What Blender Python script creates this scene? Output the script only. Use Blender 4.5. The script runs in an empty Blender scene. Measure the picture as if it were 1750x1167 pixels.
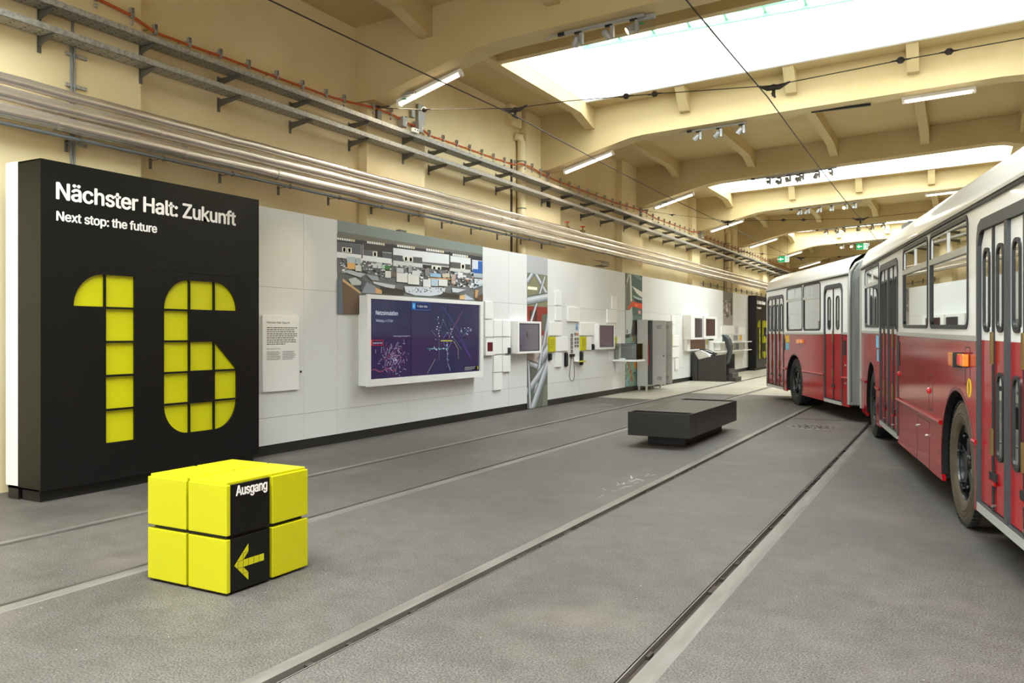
import bpy, bmesh, math, random
from mathutils import Vector, Matrix
random.seed(7)
sc = bpy.context.scene
C = sc.collection
PI = math.pi

# ------------------------------------------------------------------ camera
FPX, VX, HY, CH = 1390.0, 1634.0, 570.0, 1.54          # focal length (px of 1750), vanishing point of the hall, horizon, eye height
TH = math.atan((VX - 875) / FPX)
ST, CT = math.sin(TH), math.cos(TH)
cd = bpy.data.cameras.new('camera'); cam = bpy.data.objects.new('camera', cd); C.objects.link(cam)
cam.location = (0, 0, CH)
cam.rotation_euler = (PI / 2, 0, TH)
cd.sensor_width = 36; cd.lens = 36 * FPX / 1750
cd.shift_y = -(583.5 - HY) / 1750
cd.clip_start = .05; cd.clip_end = 300
sc.camera = cam

def lin(c):
    return tuple((x / 255 / 12.92 if x / 255 <= .04045 else ((x / 255 + .055) / 1.055) ** 2.4) for x in c)

# ------------------------------------------------------------------ world, lights, exposure
w = bpy.data.worlds.new('sky'); sc.world = w; w.use_nodes = True
w.node_tree.nodes['Background'].inputs[0].default_value = (.93, .97, 1, 1)
w.node_tree.nodes['Background'].inputs[1].default_value = 2.2
vs = sc.view_settings
vs.view_transform = 'Standard'; vs.look = 'None'; vs.gamma = 1; vs.use_curve_mapping = False; vs.exposure = 1.25
sc.cycles.max_bounces = 10; sc.cycles.diffuse_bounces = 6; sc.cycles.glossy_bounces = 4; sc.cycles.transparent_max_bounces = 16
sc.cycles.sample_clamp_indirect = 6; sc.cycles.use_denoising = True

BEAM0, BAY = 10.0, 6.17
def beam_y(k): return BEAM0 + BAY * k
SKY_BAYS = [-3, -1, 1, 3, 5]                      # bay k lies between beam k-1 and beam k
SX0, SX1 = -6.8, 1.3
for k in SKY_BAYS:                                # daylight through the roof lights
    far = beam_y(k) - .4
    ld = bpy.data.lights.new('skylight_daylight', 'AREA'); ld.shape = 'RECTANGLE'; ld.size = SX1 - SX0; ld.size_y = 3.3
    ld.energy = {-3: 900, -1: 1450, 1: 500, 3: 640, 5: 900}[k]; ld.color = (.93, .965, 1)
    lo = bpy.data.objects.new('skylight_daylight', ld); C.objects.link(lo); lo.location = ((SX0 + SX1) / 2, far - 1.6, 8.75)
def spot(loc, to, e, ang, col=(1, .78, .5)):
    ld = bpy.data.lights.new('spot_beam', 'SPOT'); ld.energy = e; ld.spot_size = math.radians(ang); ld.spot_blend = .8; ld.color = col
    ld.shadow_soft_size = .05
    lo = bpy.data.objects.new('spot_beam', ld); C.objects.link(lo); lo.location = loc
    lo.rotation_euler = (Vector(to) - Vector(loc)).to_track_quat('-Z', 'Y').to_euler()
spot((-3.75, 10.1, 5.42), (-7.6, 7.75, 2.2), 130, 16)
spot((-3.75, 10.1, 5.42), (-7.28, 6.3, 2.85), 35, 16)
spot((-4.2, 16.3, 5.42), (-7.6, 17.6, 2.1), 70, 14)
spot((-3.9, 22.4, 5.5), (-7.6, 27.3, 2.75), 22, 9)
spot((-3.2, 28.6, 5.5), (-7.6, 33.4, 1.5), 40, 14)

# ------------------------------------------------------------------ materials
def mat(name, col, rough=.5, metal=0, coat=0, noise=0, nscale=6, col2=None, bump=0, bscale=40, spec=.5, emit=None, estr=1, stretch=None, detail=6):
    m = bpy.data.materials.new(name); m.use_nodes = True
    nt = m.node_tree; N = nt.nodes; L = nt.links; b = N['Principled BSDF']
    c = (*lin(col), 1)
    b.inputs['Base Color'].default_value = c
    b.inputs['Roughness'].default_value = rough; b.inputs['Metallic'].default_value = metal
    b.inputs['Coat Weight'].default_value = coat; b.inputs['Coat Roughness'].default_value = .04
    b.inputs['Specular IOR Level'].default_value = spec
    if emit:
        b.inputs['Emission Color'].default_value = (*lin(emit), 1); b.inputs['Emission Strength'].default_value = estr
    if noise or bump:
        tc = N.new('ShaderNodeTexCoord'); mp = N.new('ShaderNodeMapping'); L.new(tc.outputs['Object'], mp.inputs[0])
        if stretch: mp.inputs['Scale'].default_value = stretch
    if noise:
        n = N.new('ShaderNodeTexNoise'); n.inputs['Scale'].default_value = nscale; n.inputs['Detail'].default_value = detail
        L.new(mp.outputs[0], n.inputs['Vector'])
        r = N.new('ShaderNodeValToRGB'); r.color_ramp.elements[0].position = .3; r.color_ramp.elements[1].position = .7
        c2 = lin(col2) if col2 else tuple(x * (1 - noise) for x in c[:3])
        r.color_ramp.elements[0].color = (*c2, 1); r.color_ramp.elements[1].color = c
        L.new(n.outputs['Fac'], r.inputs[0]); L.new(r.outputs[0], b.inputs['Base Color'])
    if bump:
        n2 = N.new('ShaderNodeTexNoise'); n2.inputs['Scale'].default_value = bscale; n2.inputs['Detail'].default_value = 4
        L.new(mp.outputs[0], n2.inputs['Vector'])
        bu = N.new('ShaderNodeBump'); bu.inputs['Strength'].default_value = bump; bu.inputs['Distance'].default_value = .01
        L.new(n2.outputs['Fac'], bu.inputs['Height']); L.new(bu.outputs[0], b.inputs['Normal'])
    return m
def glassmat(name, tint, refl):
    m = bpy.data.materials.new(name); m.use_nodes = True; nt = m.node_tree; N = nt.nodes; L = nt.links
    N.remove(N['Principled BSDF']); out = N['Material Output']
    t = N.new('ShaderNodeBsdfTransparent'); t.inputs[0].default_value = (*tint, 1)
    g = N.new('ShaderNodeBsdfGlossy'); g.inputs['Roughness'].default_value = .015; g.inputs[0].default_value = (.95, .97, .97, 1)
    fr = N.new('ShaderNodeFresnel'); fr.inputs[0].default_value = 1.6
    ad = N.new('ShaderNodeMath'); ad.operation = 'MULTIPLY_ADD'; ad.inputs[1].default_value = 1.0; ad.inputs[2].default_value = refl; ad.use_clamp = True
    mx = N.new('ShaderNodeMixShader'); L.new(fr.outputs[0], ad.inputs[0]); L.new(ad.outputs[0], mx.inputs[0])
    L.new(t.outputs[0], mx.inputs[1]); L.new(g.outputs[0], mx.inputs[2]); L.new(mx.outputs[0], out.inputs[0])
    return m
FONT = None
try:                                               # the sans that ships with Blender, else its built-in face
    import os
    _p = os.path.join(bpy.utils.system_resource('DATAFILES'), 'fonts', 'Inter.woff2')
    if os.path.exists(_p): FONT = bpy.data.fonts.load(_p)
except Exception: FONT = None
def vcol(name, rough=.5, emis=0.0, spec=.5):
    """prints and screens: the colours are drawn patch by patch on the mesh"""
    m = bpy.data.materials.new(name); m.use_nodes = True; nt = m.node_tree; b = nt.nodes['Principled BSDF']
    a = nt.nodes.new('ShaderNodeAttribute'); a.attribute_name = 'Col'
    b.inputs['Roughness'].default_value = rough; b.inputs['Specular IOR Level'].default_value = spec
    if emis:
        nt.links.new(a.outputs['Color'], b.inputs['Emission Color']); b.inputs['Emission Strength'].default_value = emis
        b.inputs['Base Color'].default_value = (.01, .01, .012, 1)
    else:
        nt.links.new(a.outputs['Color'], b.inputs['Base Color'])
    return m
M = {}
M['wall'] = mat('cream_wall_paint', (230, 214, 174), .62, noise=1, nscale=.9, col2=(219, 200, 156), bump=.12, bscale=18)
M['ceil'] = mat('cream_ceiling_paint', (200, 180, 134), .7, noise=1, nscale=.7, col2=(190, 168, 120), bump=.15, bscale=10)
M['white'] = mat('white_laminate', (220, 221, 221), .38, noise=1, nscale=.6, col2=(214, 215, 215))
M['whitegap'] = mat('panel_backing', (120, 120, 118), .7)
M['whiteb'] = mat('white_lacquer', (232, 232, 230), .35)
M['shaft'] = mat('shaft_white_paint', (244, 244, 242), .7)
M['black'] = mat('black_panel', (15, 15, 14), .42, noise=1, nscale=1.5, col2=(11, 11, 10), spec=.3)
M['blackin'] = mat('black_matt', (12, 12, 12), .6)
M['plinth'] = mat('scuffed_black_kick', (34, 33, 31), .45, noise=1, nscale=4, col2=(22, 21, 20), stretch=(1, .4, 3))
M['yellow'] = mat('signal_yellow', (190, 185, 4), .42)
M['letter'] = mat('white_lettering', (232, 226, 222), .5)
M['ink'] = mat('black_print', (48, 47, 46), .6)
M['galv'] = mat('galvanised_steel', (182, 179, 172), .5, metal=.3, noise=1, nscale=30, col2=(138, 136, 131), detail=2)
M['galvd'] = mat('dark_steel_bracket', (112, 110, 102), .5, metal=.6)
M['lag'] = mat('aluminium_pipe_lagging', (236, 228, 218), .27, metal=.8, noise=1, nscale=5, col2=(218, 208, 197), bump=.22, bscale=14, stretch=(1, .35, 1))
M['conduit'] = mat('grey_conduit', (120, 124, 130), .4, metal=.3)
M['orange'] = mat('orange_cable', (190, 84, 30), .5)
M['chrome'] = mat('bright_metal', (200, 200, 196), .2, metal=1)
M['wire'] = mat('dark_wire', (52, 44, 38), .6)
M['green'] = mat('green_window_frame', (120, 178, 146), .5)
M['tube'] = mat('lit_tube', (255, 255, 255), .5, emit=(255, 232, 196), estr=5)
M['lampw'] = mat('lamp_housing', (236, 234, 228), .4)
M['lens'] = mat('lit_spot_lens', (255, 240, 200), .3, emit=(255, 214, 150), estr=9)
M['spotg'] = mat('grey_spot_housing', (160, 160, 158), .4, metal=.3)
M['exitg'] = mat('exit_green', (20, 140, 80), .5, emit=(20, 150, 85), estr=.5)
M['exitp'] = mat('green_print', (30, 140, 90), .4)
M['exitw'] = mat('exit_white', (240, 250, 245), .5, emit=(230, 250, 240), estr=.6)
M['rail'] = mat('worn_steel_rail', (128, 124, 119), .45, metal=.3, noise=1, nscale=9, col2=(100, 95, 89), stretch=(1, .15, 1))
M['groove'] = mat('dirty_groove', (58, 47, 38), .9, noise=1, nscale=14, col2=(38, 32, 28))
M['bench'] = mat('anthracite_bench', (29, 29, 28), .4)
M['simg'] = mat('dark_grey_cabinet', (56, 53, 50), .45)
M['locker'] = mat('grey_locker_steel', (190, 190, 186), .4)
M['lockerin'] = mat('locker_inside', (105, 106, 106), .6)
M['redcloth'] = mat('red_cloth', (196, 52, 44), .8)
M['busred'] = mat('bus_red_paint', (162, 12, 22), .12, spec=.22, noise=1, nscale=1.3, col2=(150, 11, 20), bump=.05, bscale=2.5)
M['buswhite'] = mat('bus_white_paint', (238, 238, 236), .3, coat=.4, bump=.04, bscale=2.5)
M['rubber'] = mat('dark_rubber', (26, 27, 27), .45)
M['rubberg'] = mat('grey_seal_and_fold_shade', (58, 61, 63), .45)
M['bellow'] = mat('bellows_fabric', (128, 130, 127), .6, noise=1, nscale=3, col2=(100, 103, 101), stretch=(1, 1, .3))
M['alu'] = mat('aluminium_trim', (190, 190, 184), .3, metal=.35)
M['tyre'] = mat('grey_tyre', (30, 31, 30), .75, bump=.3, bscale=60)
M['tyreb'] = mat('dusty_brown_tyre', (90, 78, 60), .8, noise=1, nscale=5, col2=(64, 56, 44), bump=.3, bscale=60)
M['hub'] = mat('black_wheel_hub', (14, 14, 15), .3)
M['under'] = mat('underbody', (10, 10, 10), .9)
M['amber'] = mat('amber_lens', (238, 132, 10), .25, coat=.5)
M['redlens'] = mat('red_lens', (205, 24, 36), .3, coat=.5)
M['brass'] = mat('brass_hinge', (122, 100, 56), .5, metal=.5)
M['stickb'] = mat('blue_sticker', (110, 190, 226), .5)
M['sticky'] = mat('yellow_sticker', (236, 190, 40), .5)
M['lip'] = mat('dull_red_lip', (120, 70, 72), .5)
M['seat'] = mat('black_seat', (48, 54, 58), .6)
M['businside'] = mat('bus_interior', (176, 172, 160), .6)
M['steelplate'] = mat('iron_cover', (110, 104, 98), .6, metal=.3, noise=1, nscale=20, col2=(84, 78, 74))
M['glass'] = glassmat('bus_window_glass', (.4, .41, .4), .36)
M['clear'] = glassmat('clear_acrylic', (.9, .93, .93), .02)
M['roofglass'] = glassmat('roof_glass', (.92, .95, .93), .0)
M['print'] = vcol('printed_panel', .45)
M['screen'] = vcol('screen_picture', .12, .38)

def asphalt():
    m = mat('asphalt', (134, 129, 124), .55)
    nt = m.node_tree; N = nt.nodes; L = nt.links; b = N['Principled BSDF']
    tc = N.new('ShaderNodeTexCoord')
    def noise(s, d, st=None, ro=.5):
        mp = N.new('ShaderNodeMapping'); L.new(tc.outputs['Object'], mp.inputs[0])
        if st: mp.inputs['Scale'].default_value = st
        n = N.new('ShaderNodeTexNoise'); n.inputs['Scale'].default_value = s; n.inputs['Detail'].default_value = d; n.inputs['Roughness'].default_value = ro
        L.new(mp.outputs[0], n.inputs['Vector']); return n.outputs['Fac']
    def ramp(f, p0, c0, p1, c1):
        r = N.new('ShaderNodeValToRGB'); r.color_ramp.elements[0].position = p0; r.color_ramp.elements[1].position = p1
        r.color_ramp.elements[0].color = (*lin(c0), 1); r.color_ramp.elements[1].color = (*lin(c1), 1); L.new(f, r.inputs[0]); return r.outputs[0]
    def mix(a, b_, fac, mode='MULTIPLY'):
        x = N.new('ShaderNodeMix'); x.data_type = 'RGBA'; x.blend_type = mode
        L.new(a, x.inputs[6]); L.new(b_, x.inputs[7])
        if isinstance(fac, float): x.inputs[0].default_value = fac
        else: L.new(fac, x.inputs[0])
        return x.outputs[2]
    base = ramp(noise(.55, 5, (1, .6, 1)), .35, (93, 89, 84), .65, (114, 109, 103))
    fine = ramp(noise(100, 2), .34, (120, 120, 120), .66, (255, 255, 255))
    mid = ramp(noise(5, 6, None, .7), .32, (214, 210, 204), .62, (255, 255, 255))
    c = mix(base, fine, .9); c = mix(c, mid, .8)
    warm = N.new('ShaderNodeRGB'); warm.outputs[0].default_value = (*lin((122, 109, 100)), 1)
    wf = N.new('ShaderNodeValToRGB'); wf.color_ramp.elements[0].position = .54; wf.color_ramp.elements[1].position = .8
    wf.color_ramp.elements[1].color = (.45, .45, .45, 1)
    L.new(noise(.9, 3), wf.inputs[0]); c = mix(c, warm.outputs[0], wf.outputs[0], 'MIX')
    speck = N.new('ShaderNodeTexVoronoi'); speck.inputs['Scale'].default_value = 7; L.new(tc.outputs['Object'], speck.inputs['Vector'])
    sr = N.new('ShaderNodeValToRGB'); sr.color_ramp.elements[0].position = .022; sr.color_ramp.elements[1].position = .03
    sr.color_ramp.elements[0].color = (.8, .8, .8, 1); sr.color_ramp.elements[1].color = (0, 0, 0, 1)
    L.new(speck.outputs['Distance'], sr.inputs[0])
    pale = N.new('ShaderNodeRGB'); pale.outputs[0].default_value = (*lin((196, 190, 180)), 1)
    c = mix(c, pale.outputs[0], sr.outputs[0], 'MIX')
    L.new(c, b.inputs['Base Color'])
    bu = N.new('ShaderNodeBump'); bu.inputs['Strength'].default_value = .25; bu.inputs['Distance'].default_value = .004
    L.new(noise(120, 2), bu.inputs['Height']); L.new(bu.outputs[0], b.inputs['Normal'])
    return m
M['asphalt'] = asphalt()
M['screed'] = mat('pale_concrete', (178, 173, 158), .4, noise=1, nscale=.8, col2=(160, 154, 138), bump=.08, bscale=50)
M['chalk'] = mat('white_scuff', (176, 176, 172), .7)

# ------------------------------------------------------------------ mesh helpers
RW = {}                                            # world matrix of every root
class MB:
    def __init__(s): s.v = []; s.f = []; s.m = []; s.c = []; s.cur = (1, 1, 1)
    def face(s, idx, mi=0): s.f.append(idx); s.m.append(mi); s.c.append(s.cur)
    def box(s, x0, x1, y0, y1, z0, z1, mi=0):
        n = len(s.v)
        s.v += [(x, y, z) for x in (x0, x1) for y in (y0, y1) for z in (z0, z1)]
        for q in ((0, 1, 3, 2), (4, 6, 7, 5), (0, 4, 5, 1), (2, 3, 7, 6), (0, 2, 6, 4), (1, 5, 7, 3)):
            s.face([n + i for i in q], mi)
        return s
    def obox(s, cen, ax, ay, az, mi=0):            # box from centre and three half-axis vectors
        n = len(s.v); cen = Vector(cen); ax, ay, az = Vector(ax), Vector(ay), Vector(az)
        s.v += [tuple(cen + ax * i + ay * j + az * k) for i in (-1, 1) for j in (-1, 1) for k in (-1, 1)]
        for q in ((0, 1, 3, 2), (4, 6, 7, 5), (0, 4, 5, 1), (2, 3, 7, 6), (0, 2, 6, 4), (1, 5, 7, 3)):
            s.face([n + i for i in q], mi)
        return s
    def prism(s, pts, fn, d0, d1, mi=0):           # closed outline pts, fn(a, b, d) -> xyz
        n = len(s.v); k = len(pts)
        s.v += [fn(a, b, d0) for a, b in pts] + [fn(a, b, d1) for a, b in pts]
        s.face([n + i for i in range(k)][::-1], mi); s.face([n + k + i for i in range(k)], mi)
        for i in range(k): s.face([n + i, n + (i + 1) % k, n + k + (i + 1) % k, n + k + i], mi)
        return s
    def ring(s, po, pi_, fn, d0, d1, mi=0):        # frame between two outlines of equal count
        n = len(s.v); k = len(po)
        for P in (po, pi_):
            for d in (d0, d1): s.v += [fn(a, b, d) for a, b in P]
        O0, O1, I0, I1 = n, n + k, n + 2 * k, n + 3 * k
        for i in range(k):
            j = (i + 1) % k
            s.face([O0 + i, O0 + j, I0 + j, I0 + i], mi); s.face([O1 + i, I1 + i, I1 + j, O1 + j], mi)
            s.face([O0 + i, O1 + i, O1 + j, O0 + j], mi); s.face([I0 + i, I0 + j, I1 + j, I1 + i], mi)
        return s
    def tube(s, path, r, n=8, mi=0, caps=True):
        base = len(s.v); P = [Vector(p) for p in path]; up0 = None
        rs = r if isinstance(r, (list, tuple)) else [r] * len(P)
        for i, p in enumerate(P):
            t = (P[min(i + 1, len(P) - 1)] - P[max(i - 1, 0)]).normalized()
            up = Vector((0, 0, 1)) if abs(t.z) < .95 else Vector((0, 1, 0))
            a = t.cross(up).normalized(); b = a.cross(t).normalized()
            if up0 is not None and a.dot(up0) < 0: a, b = -a, -b
            up0 = a
            for k in range(n):
                an = 2 * PI * k / n
                s.v.append(tuple(p + a * math.cos(an) * rs[i] + b * math.sin(an) * rs[i]))
        for i in range(len(P) - 1):
            for k in range(n):
                k2 = (k + 1) % n
                s.face([base + i * n + k, base + i * n + k2, base + (i + 1) * n + k2, base + (i + 1) * n + k], mi)
        if caps:
            s.face([base + k for k in range(n)][::-1], mi); s.face([base + (len(P) - 1) * n + k for k in range(n)], mi)
        return s
    def lathe(s, prof, fn, n=32, mi=0):            # prof (radius, depth); fn(a, b, d) -> xyz
        base = len(s.v); k = len(prof)
        for i in range(n):
            an = 2 * PI * i / n
            for r, d in prof: s.v.append(fn(r * math.cos(an), r * math.sin(an), d))
        for i in range(n):
            j = (i + 1) % n
            for q in range(k - 1): s.face([base + i * k + q, base + j * k + q, base + j * k + q + 1, base + i * k + q + 1], mi)
        return s
    def add(s, verts, faces, mi=0):
        n = len(s.v); s.v += [tuple(v) for v in verts]
        for f in faces: s.face([n + i for i in f], mi)
        return s
    def build(s, name, mats, parent=None, X=None, smooth=False, bevel=0, **props):
        me = bpy.data.meshes.new(name)
        T = Matrix.Identity(4) if X is None else X
        if parent is not None: T = RW[parent.name].inverted() @ T
        me.from_pydata([tuple(T @ Vector(v)) for v in s.v], [], s.f)
        if not isinstance(mats, (list, tuple)): mats = [mats]
        for m_ in mats: me.materials.append(m_)
        me.polygons.foreach_set('material_index', s.m)
        if any(c != (1, 1, 1) for c in s.c):
            at = me.color_attributes.new('Col', 'FLOAT_COLOR', 'CORNER'); data = []
            for p, c in zip(me.polygons, s.c): data += [*c, 1.0] * p.loop_total
            at.data.foreach_set('color', data)
        if smooth: me.polygons.foreach_set('use_smooth', [True] * len(s.f))
        me.update()
        if not any(c != (1, 1, 1) for c in s.c):
            bm = bmesh.new(); bm.from_mesh(me); bmesh.ops.recalc_face_normals(bm, faces=bm.faces); bm.to_mesh(me); bm.free()
        o = bpy.data.objects.new(name, me); C.objects.link(o)
        if parent is not None: o.parent = parent; RW[o.name] = RW[parent.name]
        else: RW[o.name] = Matrix.Identity(4)
        if smooth:
            md = o.modifiers.new('es', 'EDGE_SPLIT'); md.split_angle = math.radians(35)
        if bevel:
            md = o.modifiers.new('bevel', 'BEVEL'); md.width = bevel; md.segments = 2; md.limit_method = 'ANGLE'
        for k, v in props.items(): o[k] = v
        return o
def thing(name, label, cat, loc=(0, 0, 0), rz=0, group=None):
    o = bpy.data.objects.new(name, None); C.objects.link(o); o.empty_display_size = .1
    o.location = loc; o.rotation_euler = (0, 0, rz); o['label'] = label; o['category'] = cat
    if group: o['group'] = group
    RW[o.name] = Matrix.Translation(loc) @ Matrix.Rotation(rz, 4, 'Z')
    return o
def lab(o, label, cat, group=None):
    o['label'] = label; o['category'] = cat
    if group: o['group'] = group
    return o
def rrect(a0, a1, b0, b1, r, n=5):
    P = []
    for cx, cy, s0 in ((a1 - r, b1 - r, 0), (a0 + r, b1 - r, 1), (a0 + r, b0 + r, 2), (a1 - r, b0 + r, 3)):
        for i in range(n + 1):
            an = (s0 + i / n) * PI / 2; P.append((cx + r * math.cos(an), cy + r * math.sin(an)))
    return P
def plate(outer, holes=(), th=.01):
    """flat plate with cut-outs; returns verts (a, b, d) and faces, d from 0 to th"""
    cu = bpy.data.curves.new('t', 'CURVE'); cu.dimensions = '2D'; cu.fill_mode = 'BOTH'; cu.extrude = th / 2
    for P in [outer, *holes]:
        sp = cu.splines.new('POLY'); sp.points.add(len(P) - 1)
        for q, (a, b) in zip(sp.points, P): q.co = (a, b, 0, 1)
        sp.use_cyclic_u = True
    return curve_mesh(cu, th / 2)
def curve_mesh(cu, off=0):
    o = bpy.data.objects.new('t', cu); C.objects.link(o)
    dg = bpy.context.evaluated_depsgraph_get(); ev = o.evaluated_get(dg); me = bpy.data.meshes.new_from_object(ev)
    V = [(v.co.x, v.co.y, v.co.z + off) for v in me.vertices]; F = [list(p.vertices) for p in me.polygons]
    bpy.data.objects.remove(o); bpy.data.meshes.remove(me); bpy.data.curves.remove(cu)
    return V, F
def text(s, h, width=None, bold=0.0, th=.002):
    """lettering of cap height h; verts (a, b, d)"""
    cu = bpy.data.curves.new('t', 'FONT'); cu.body = s; cu.size = h / .73; cu.extrude = th / 2; cu.resolution_u = 3
    if FONT: cu.font = FONT; cu.space_character = .97
    V, F = curve_mesh(cu, th / 2)
    V = [(v[0], v[1] * capk(), v[2]) for v in V]
    if width and V:
        x0 = min(v[0] for v in V); x1 = max(v[0] for v in V); k = width / (x1 - x0)
        V = [((v[0] - x0) * k, v[1], v[2]) for v in V]
    if bold and V:                                  # heavier strokes: the same outline laid side by side
        n = len(V); b_ = bold * h; V0, F0 = V, F; V, F = [], []
        for q_, (dx, dy) in enumerate(((0, 0), (b_, 0), (-b_, 0), (0, b_ * .7), (0, -b_ * .7), (b_ * .7, b_ * .5), (-b_ * .7, -b_ * .5))):
            V += [(v[0] + dx, v[1] + dy, v[2] + q_ * .00025) for v in V0]; F += [[i + q_ * n for i in f] for f in F0]
    return V, F
CAPK = []
def capk():                                        # evens out the cap height of the face in use
    if not CAPK:
        cu = bpy.data.curves.new('t', 'FONT'); cu.body = 'H'; cu.size = 1
        if FONT: cu.font = FONT
        V, F = curve_mesh(cu); CAPK.append(.73 / (max(v[1] for v in V) - min(v[1] for v in V)))
    return CAPK[0]
def wallfn(X):                                     # a along the wall (+Y), b up, d out into the hall
    return lambda a, b, d: (X + d, a, b)
def put(mb, VF, fn, a0=0, b0=0, mi=0):
    V, F = VF; mb.add([fn(a0 + a, b0 + b, d) for a, b, d in V], F, mi)
def wp(u, v, X):                                   # where a sight line meets the long wall plane
    t = (u - 875) / FPX; r = (-ST + t * CT, CT + t * ST, -(v - HY) / FPX); k = X / r[0]
    return (r[1] * k, CH + r[2] * k)
class Canvas:
    """a print or screen picture: coloured patches stacked in hair-thin layers on a plane"""
    def __init__(s, X): s.mb = MB(); s.X = X; s.n = 0
    def poly(s, pts, col, lift=True):
        if lift: s.n += 1
        s.mb.cur = lin(col) if max(col) > 1.001 else col
        n = len(s.mb.v); x = s.X + .0005 + s.n * 4e-5
        s.mb.v += [(x, a, b) for a, b in pts]
        area = sum(pts[i][0] * pts[(i + 1) % len(pts)][1] - pts[(i + 1) % len(pts)][0] * pts[i][1] for i in range(len(pts)))
        idx = list(range(n, n + len(pts)))
        s.mb.face(idx if area > 0 else idx[::-1])
    def rect(s, a0, a1, b0, b1, col, lift=True): s.poly([(a0, b0), (a1, b0), (a1, b1), (a0, b1)], col, lift)
    def line(s, p, q, wd, col, lift=True):
        d = Vector((q[0] - p[0], q[1] - p[1])); n = Vector((-d.y, d.x)).normalized() * wd / 2
        s.poly([(p[0] + n.x, p[1] + n.y), (p[0] - n.x, p[1] - n.y), (q[0] - n.x, q[1] - n.y), (q[0] + n.x, q[1] + n.y)], col, lift)
    def text(s, str_, a, b, h, col, width=None, bold=0):
        V, F = text(str_, h, width, bold, 0); s.n += 1; s.mb.cur = lin(col)
        x = s.X + .0005 + s.n * 4e-5
        s.mb.add([(x, a + v[0], b + v[1]) for v in V], F)
# ================================================================== THE HALL
XP, XR, XPAN = -8.1, -8.26, -7.63                 # pilaster face, wall field, display wall face
XE = 4.6                                           # far side wall
Y0, Y1 = -13.5, 53.2
def slab(x): return 6.33 + .037 * (x - XP)
def under(x, k=0):                                 # underside of beam k: haunch, gently rising middle, haunch
    b0, sl_ = (5.72, .052) if k >= 2 else (5.68, .037)
    if x < -6.0: return b0 - min(-6.0 - x, 1.9) * .275
    if x > 1.0: return b0 + 7 * sl_ - min(x - 1.0, 2.4) * .28
    return b0 + sl_ * (x + 6.0)
OFF = {-3: .52, -1: .52, 1: .52, 3: .4, 5: .2}      # far edge of each roof light before the next beam
RAILX = [(-6.20, 1), (-4.72, -1), (-2.764, 1), (-1.27, -1)]   # x of the head's outer edge side, side of the groove
# floor, cut along the rail channels
fb = MB()
chan = [(-6.205, -6.065), (-4.776, -4.62), (-2.77, -2.62), (-1.327, -1.165)]
edges = [-8.3] + [e for c_ in chan for e in c_] + [XE + .2]
yb = [18.3, 20.75, 20.9, 21.05, 21.3]
for i in range(0, len(edges), 2):
    a, b = edges[i], edges[i + 1]; ym = yb[i // 2]
    fb.box(a, b, Y0, ym, -.12, 0, 0); fb.box(a, b, ym, Y1 + .3, -.12, 0, 1)
for a, b in chan: fb.box(a, b, Y0, Y1, -.12, -.055, 2)
fb.build('floor', [M['asphalt'], M['screed'], M['groove']], kind='structure')
names = ['nearest the display wall', 'just right of the yellow exit cube', 'running left of the dark bench\'s right-hand side', 'that runs under the bus']
rl = ['worn steel tram rail in the floor, nearest the display wall', 'tram rail in the floor, second from the display wall, passing behind the yellow cube',
      'tram rail in the floor, third from the display wall, passing right of the dark bench', 'tram rail in the floor nearest the bus, running under its joint']
for (a, b), side, l in zip(chan, (1, -1, 1, -1), rl):
    r = MB()
    if side == 1: h0, h1, g1, l1 = a + .012, a + .09, a + .125, a + .14
    pts = ([(a, -.05), (a, 0), (a + .014, .001), (a + .016, .004), (a + .088, .004), (a + .093, -.035), (a + .128, -.035), (a + .131, -.004), (a + .136, -.004), (a + .136, -.05)] if side == 1 else
           [(b, -.05), (b, 0), (b - .012, .001), (b - .03, .004), (b - .1, .004), (b - .106, -.035), (b - .146, -.035), (b - .15, -.002), (b - .156, -.002), (b - .156, -.05)])
    r.prism(pts, lambda p, q, d: (p, d, q), Y0 + .05, Y1 - .1)
    o = r.build('tram_rail', M['rail']); lab(o, l, 'rail', 'rails of the two tracks in the floor')
    g = MB(); gx = (a + .094, a + .127) if side == 1 else (b - .145, b - .107)
    g.box(gx[0], gx[1], Y0 + .1, Y1 - .2, -.034, -.028)
    for k in range(60):
        y = random.uniform(2, 30); ln = random.uniform(.03, .16); g.box(gx[0], gx[1] - random.uniform(0, .02), y, y + ln, -.03, -.01)
    go = g.build('groove_dirt', M['groove'], o)
# left wall with its pilasters
wb = MB(); wb.box(XR - .3, XR, Y0, Y1 + .3, -.1, 6.9)
PIL = [(-12.6, -11.0), (-6.5, -4.9), (-1.2, .4), (4.5, 6.07), (10.09, 11.67), (15.46, 17.2), (21.17, 22.85), (28.0, 28.95), (33.9, 34.87), (39.9, 40.9), (46.0, 47.0)]
for a, b in PIL: wb.box(XR, XP, a, b, 0, 6.6)
wb.box(XR, XP - .02, 14.85, 15.3, 5.9, 6.5)
wb.build('wall_left', M['wall'], kind='structure')
o = MB().box(-8.6, XE + .3, Y1, Y1 + .3, -.1, 7).build('wall_back', M['wall'], kind='structure')
o = MB().box(XE, XE + .3, Y0, Y1, -.1, 7).build('wall_right', M['wall'], kind='structure')
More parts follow.
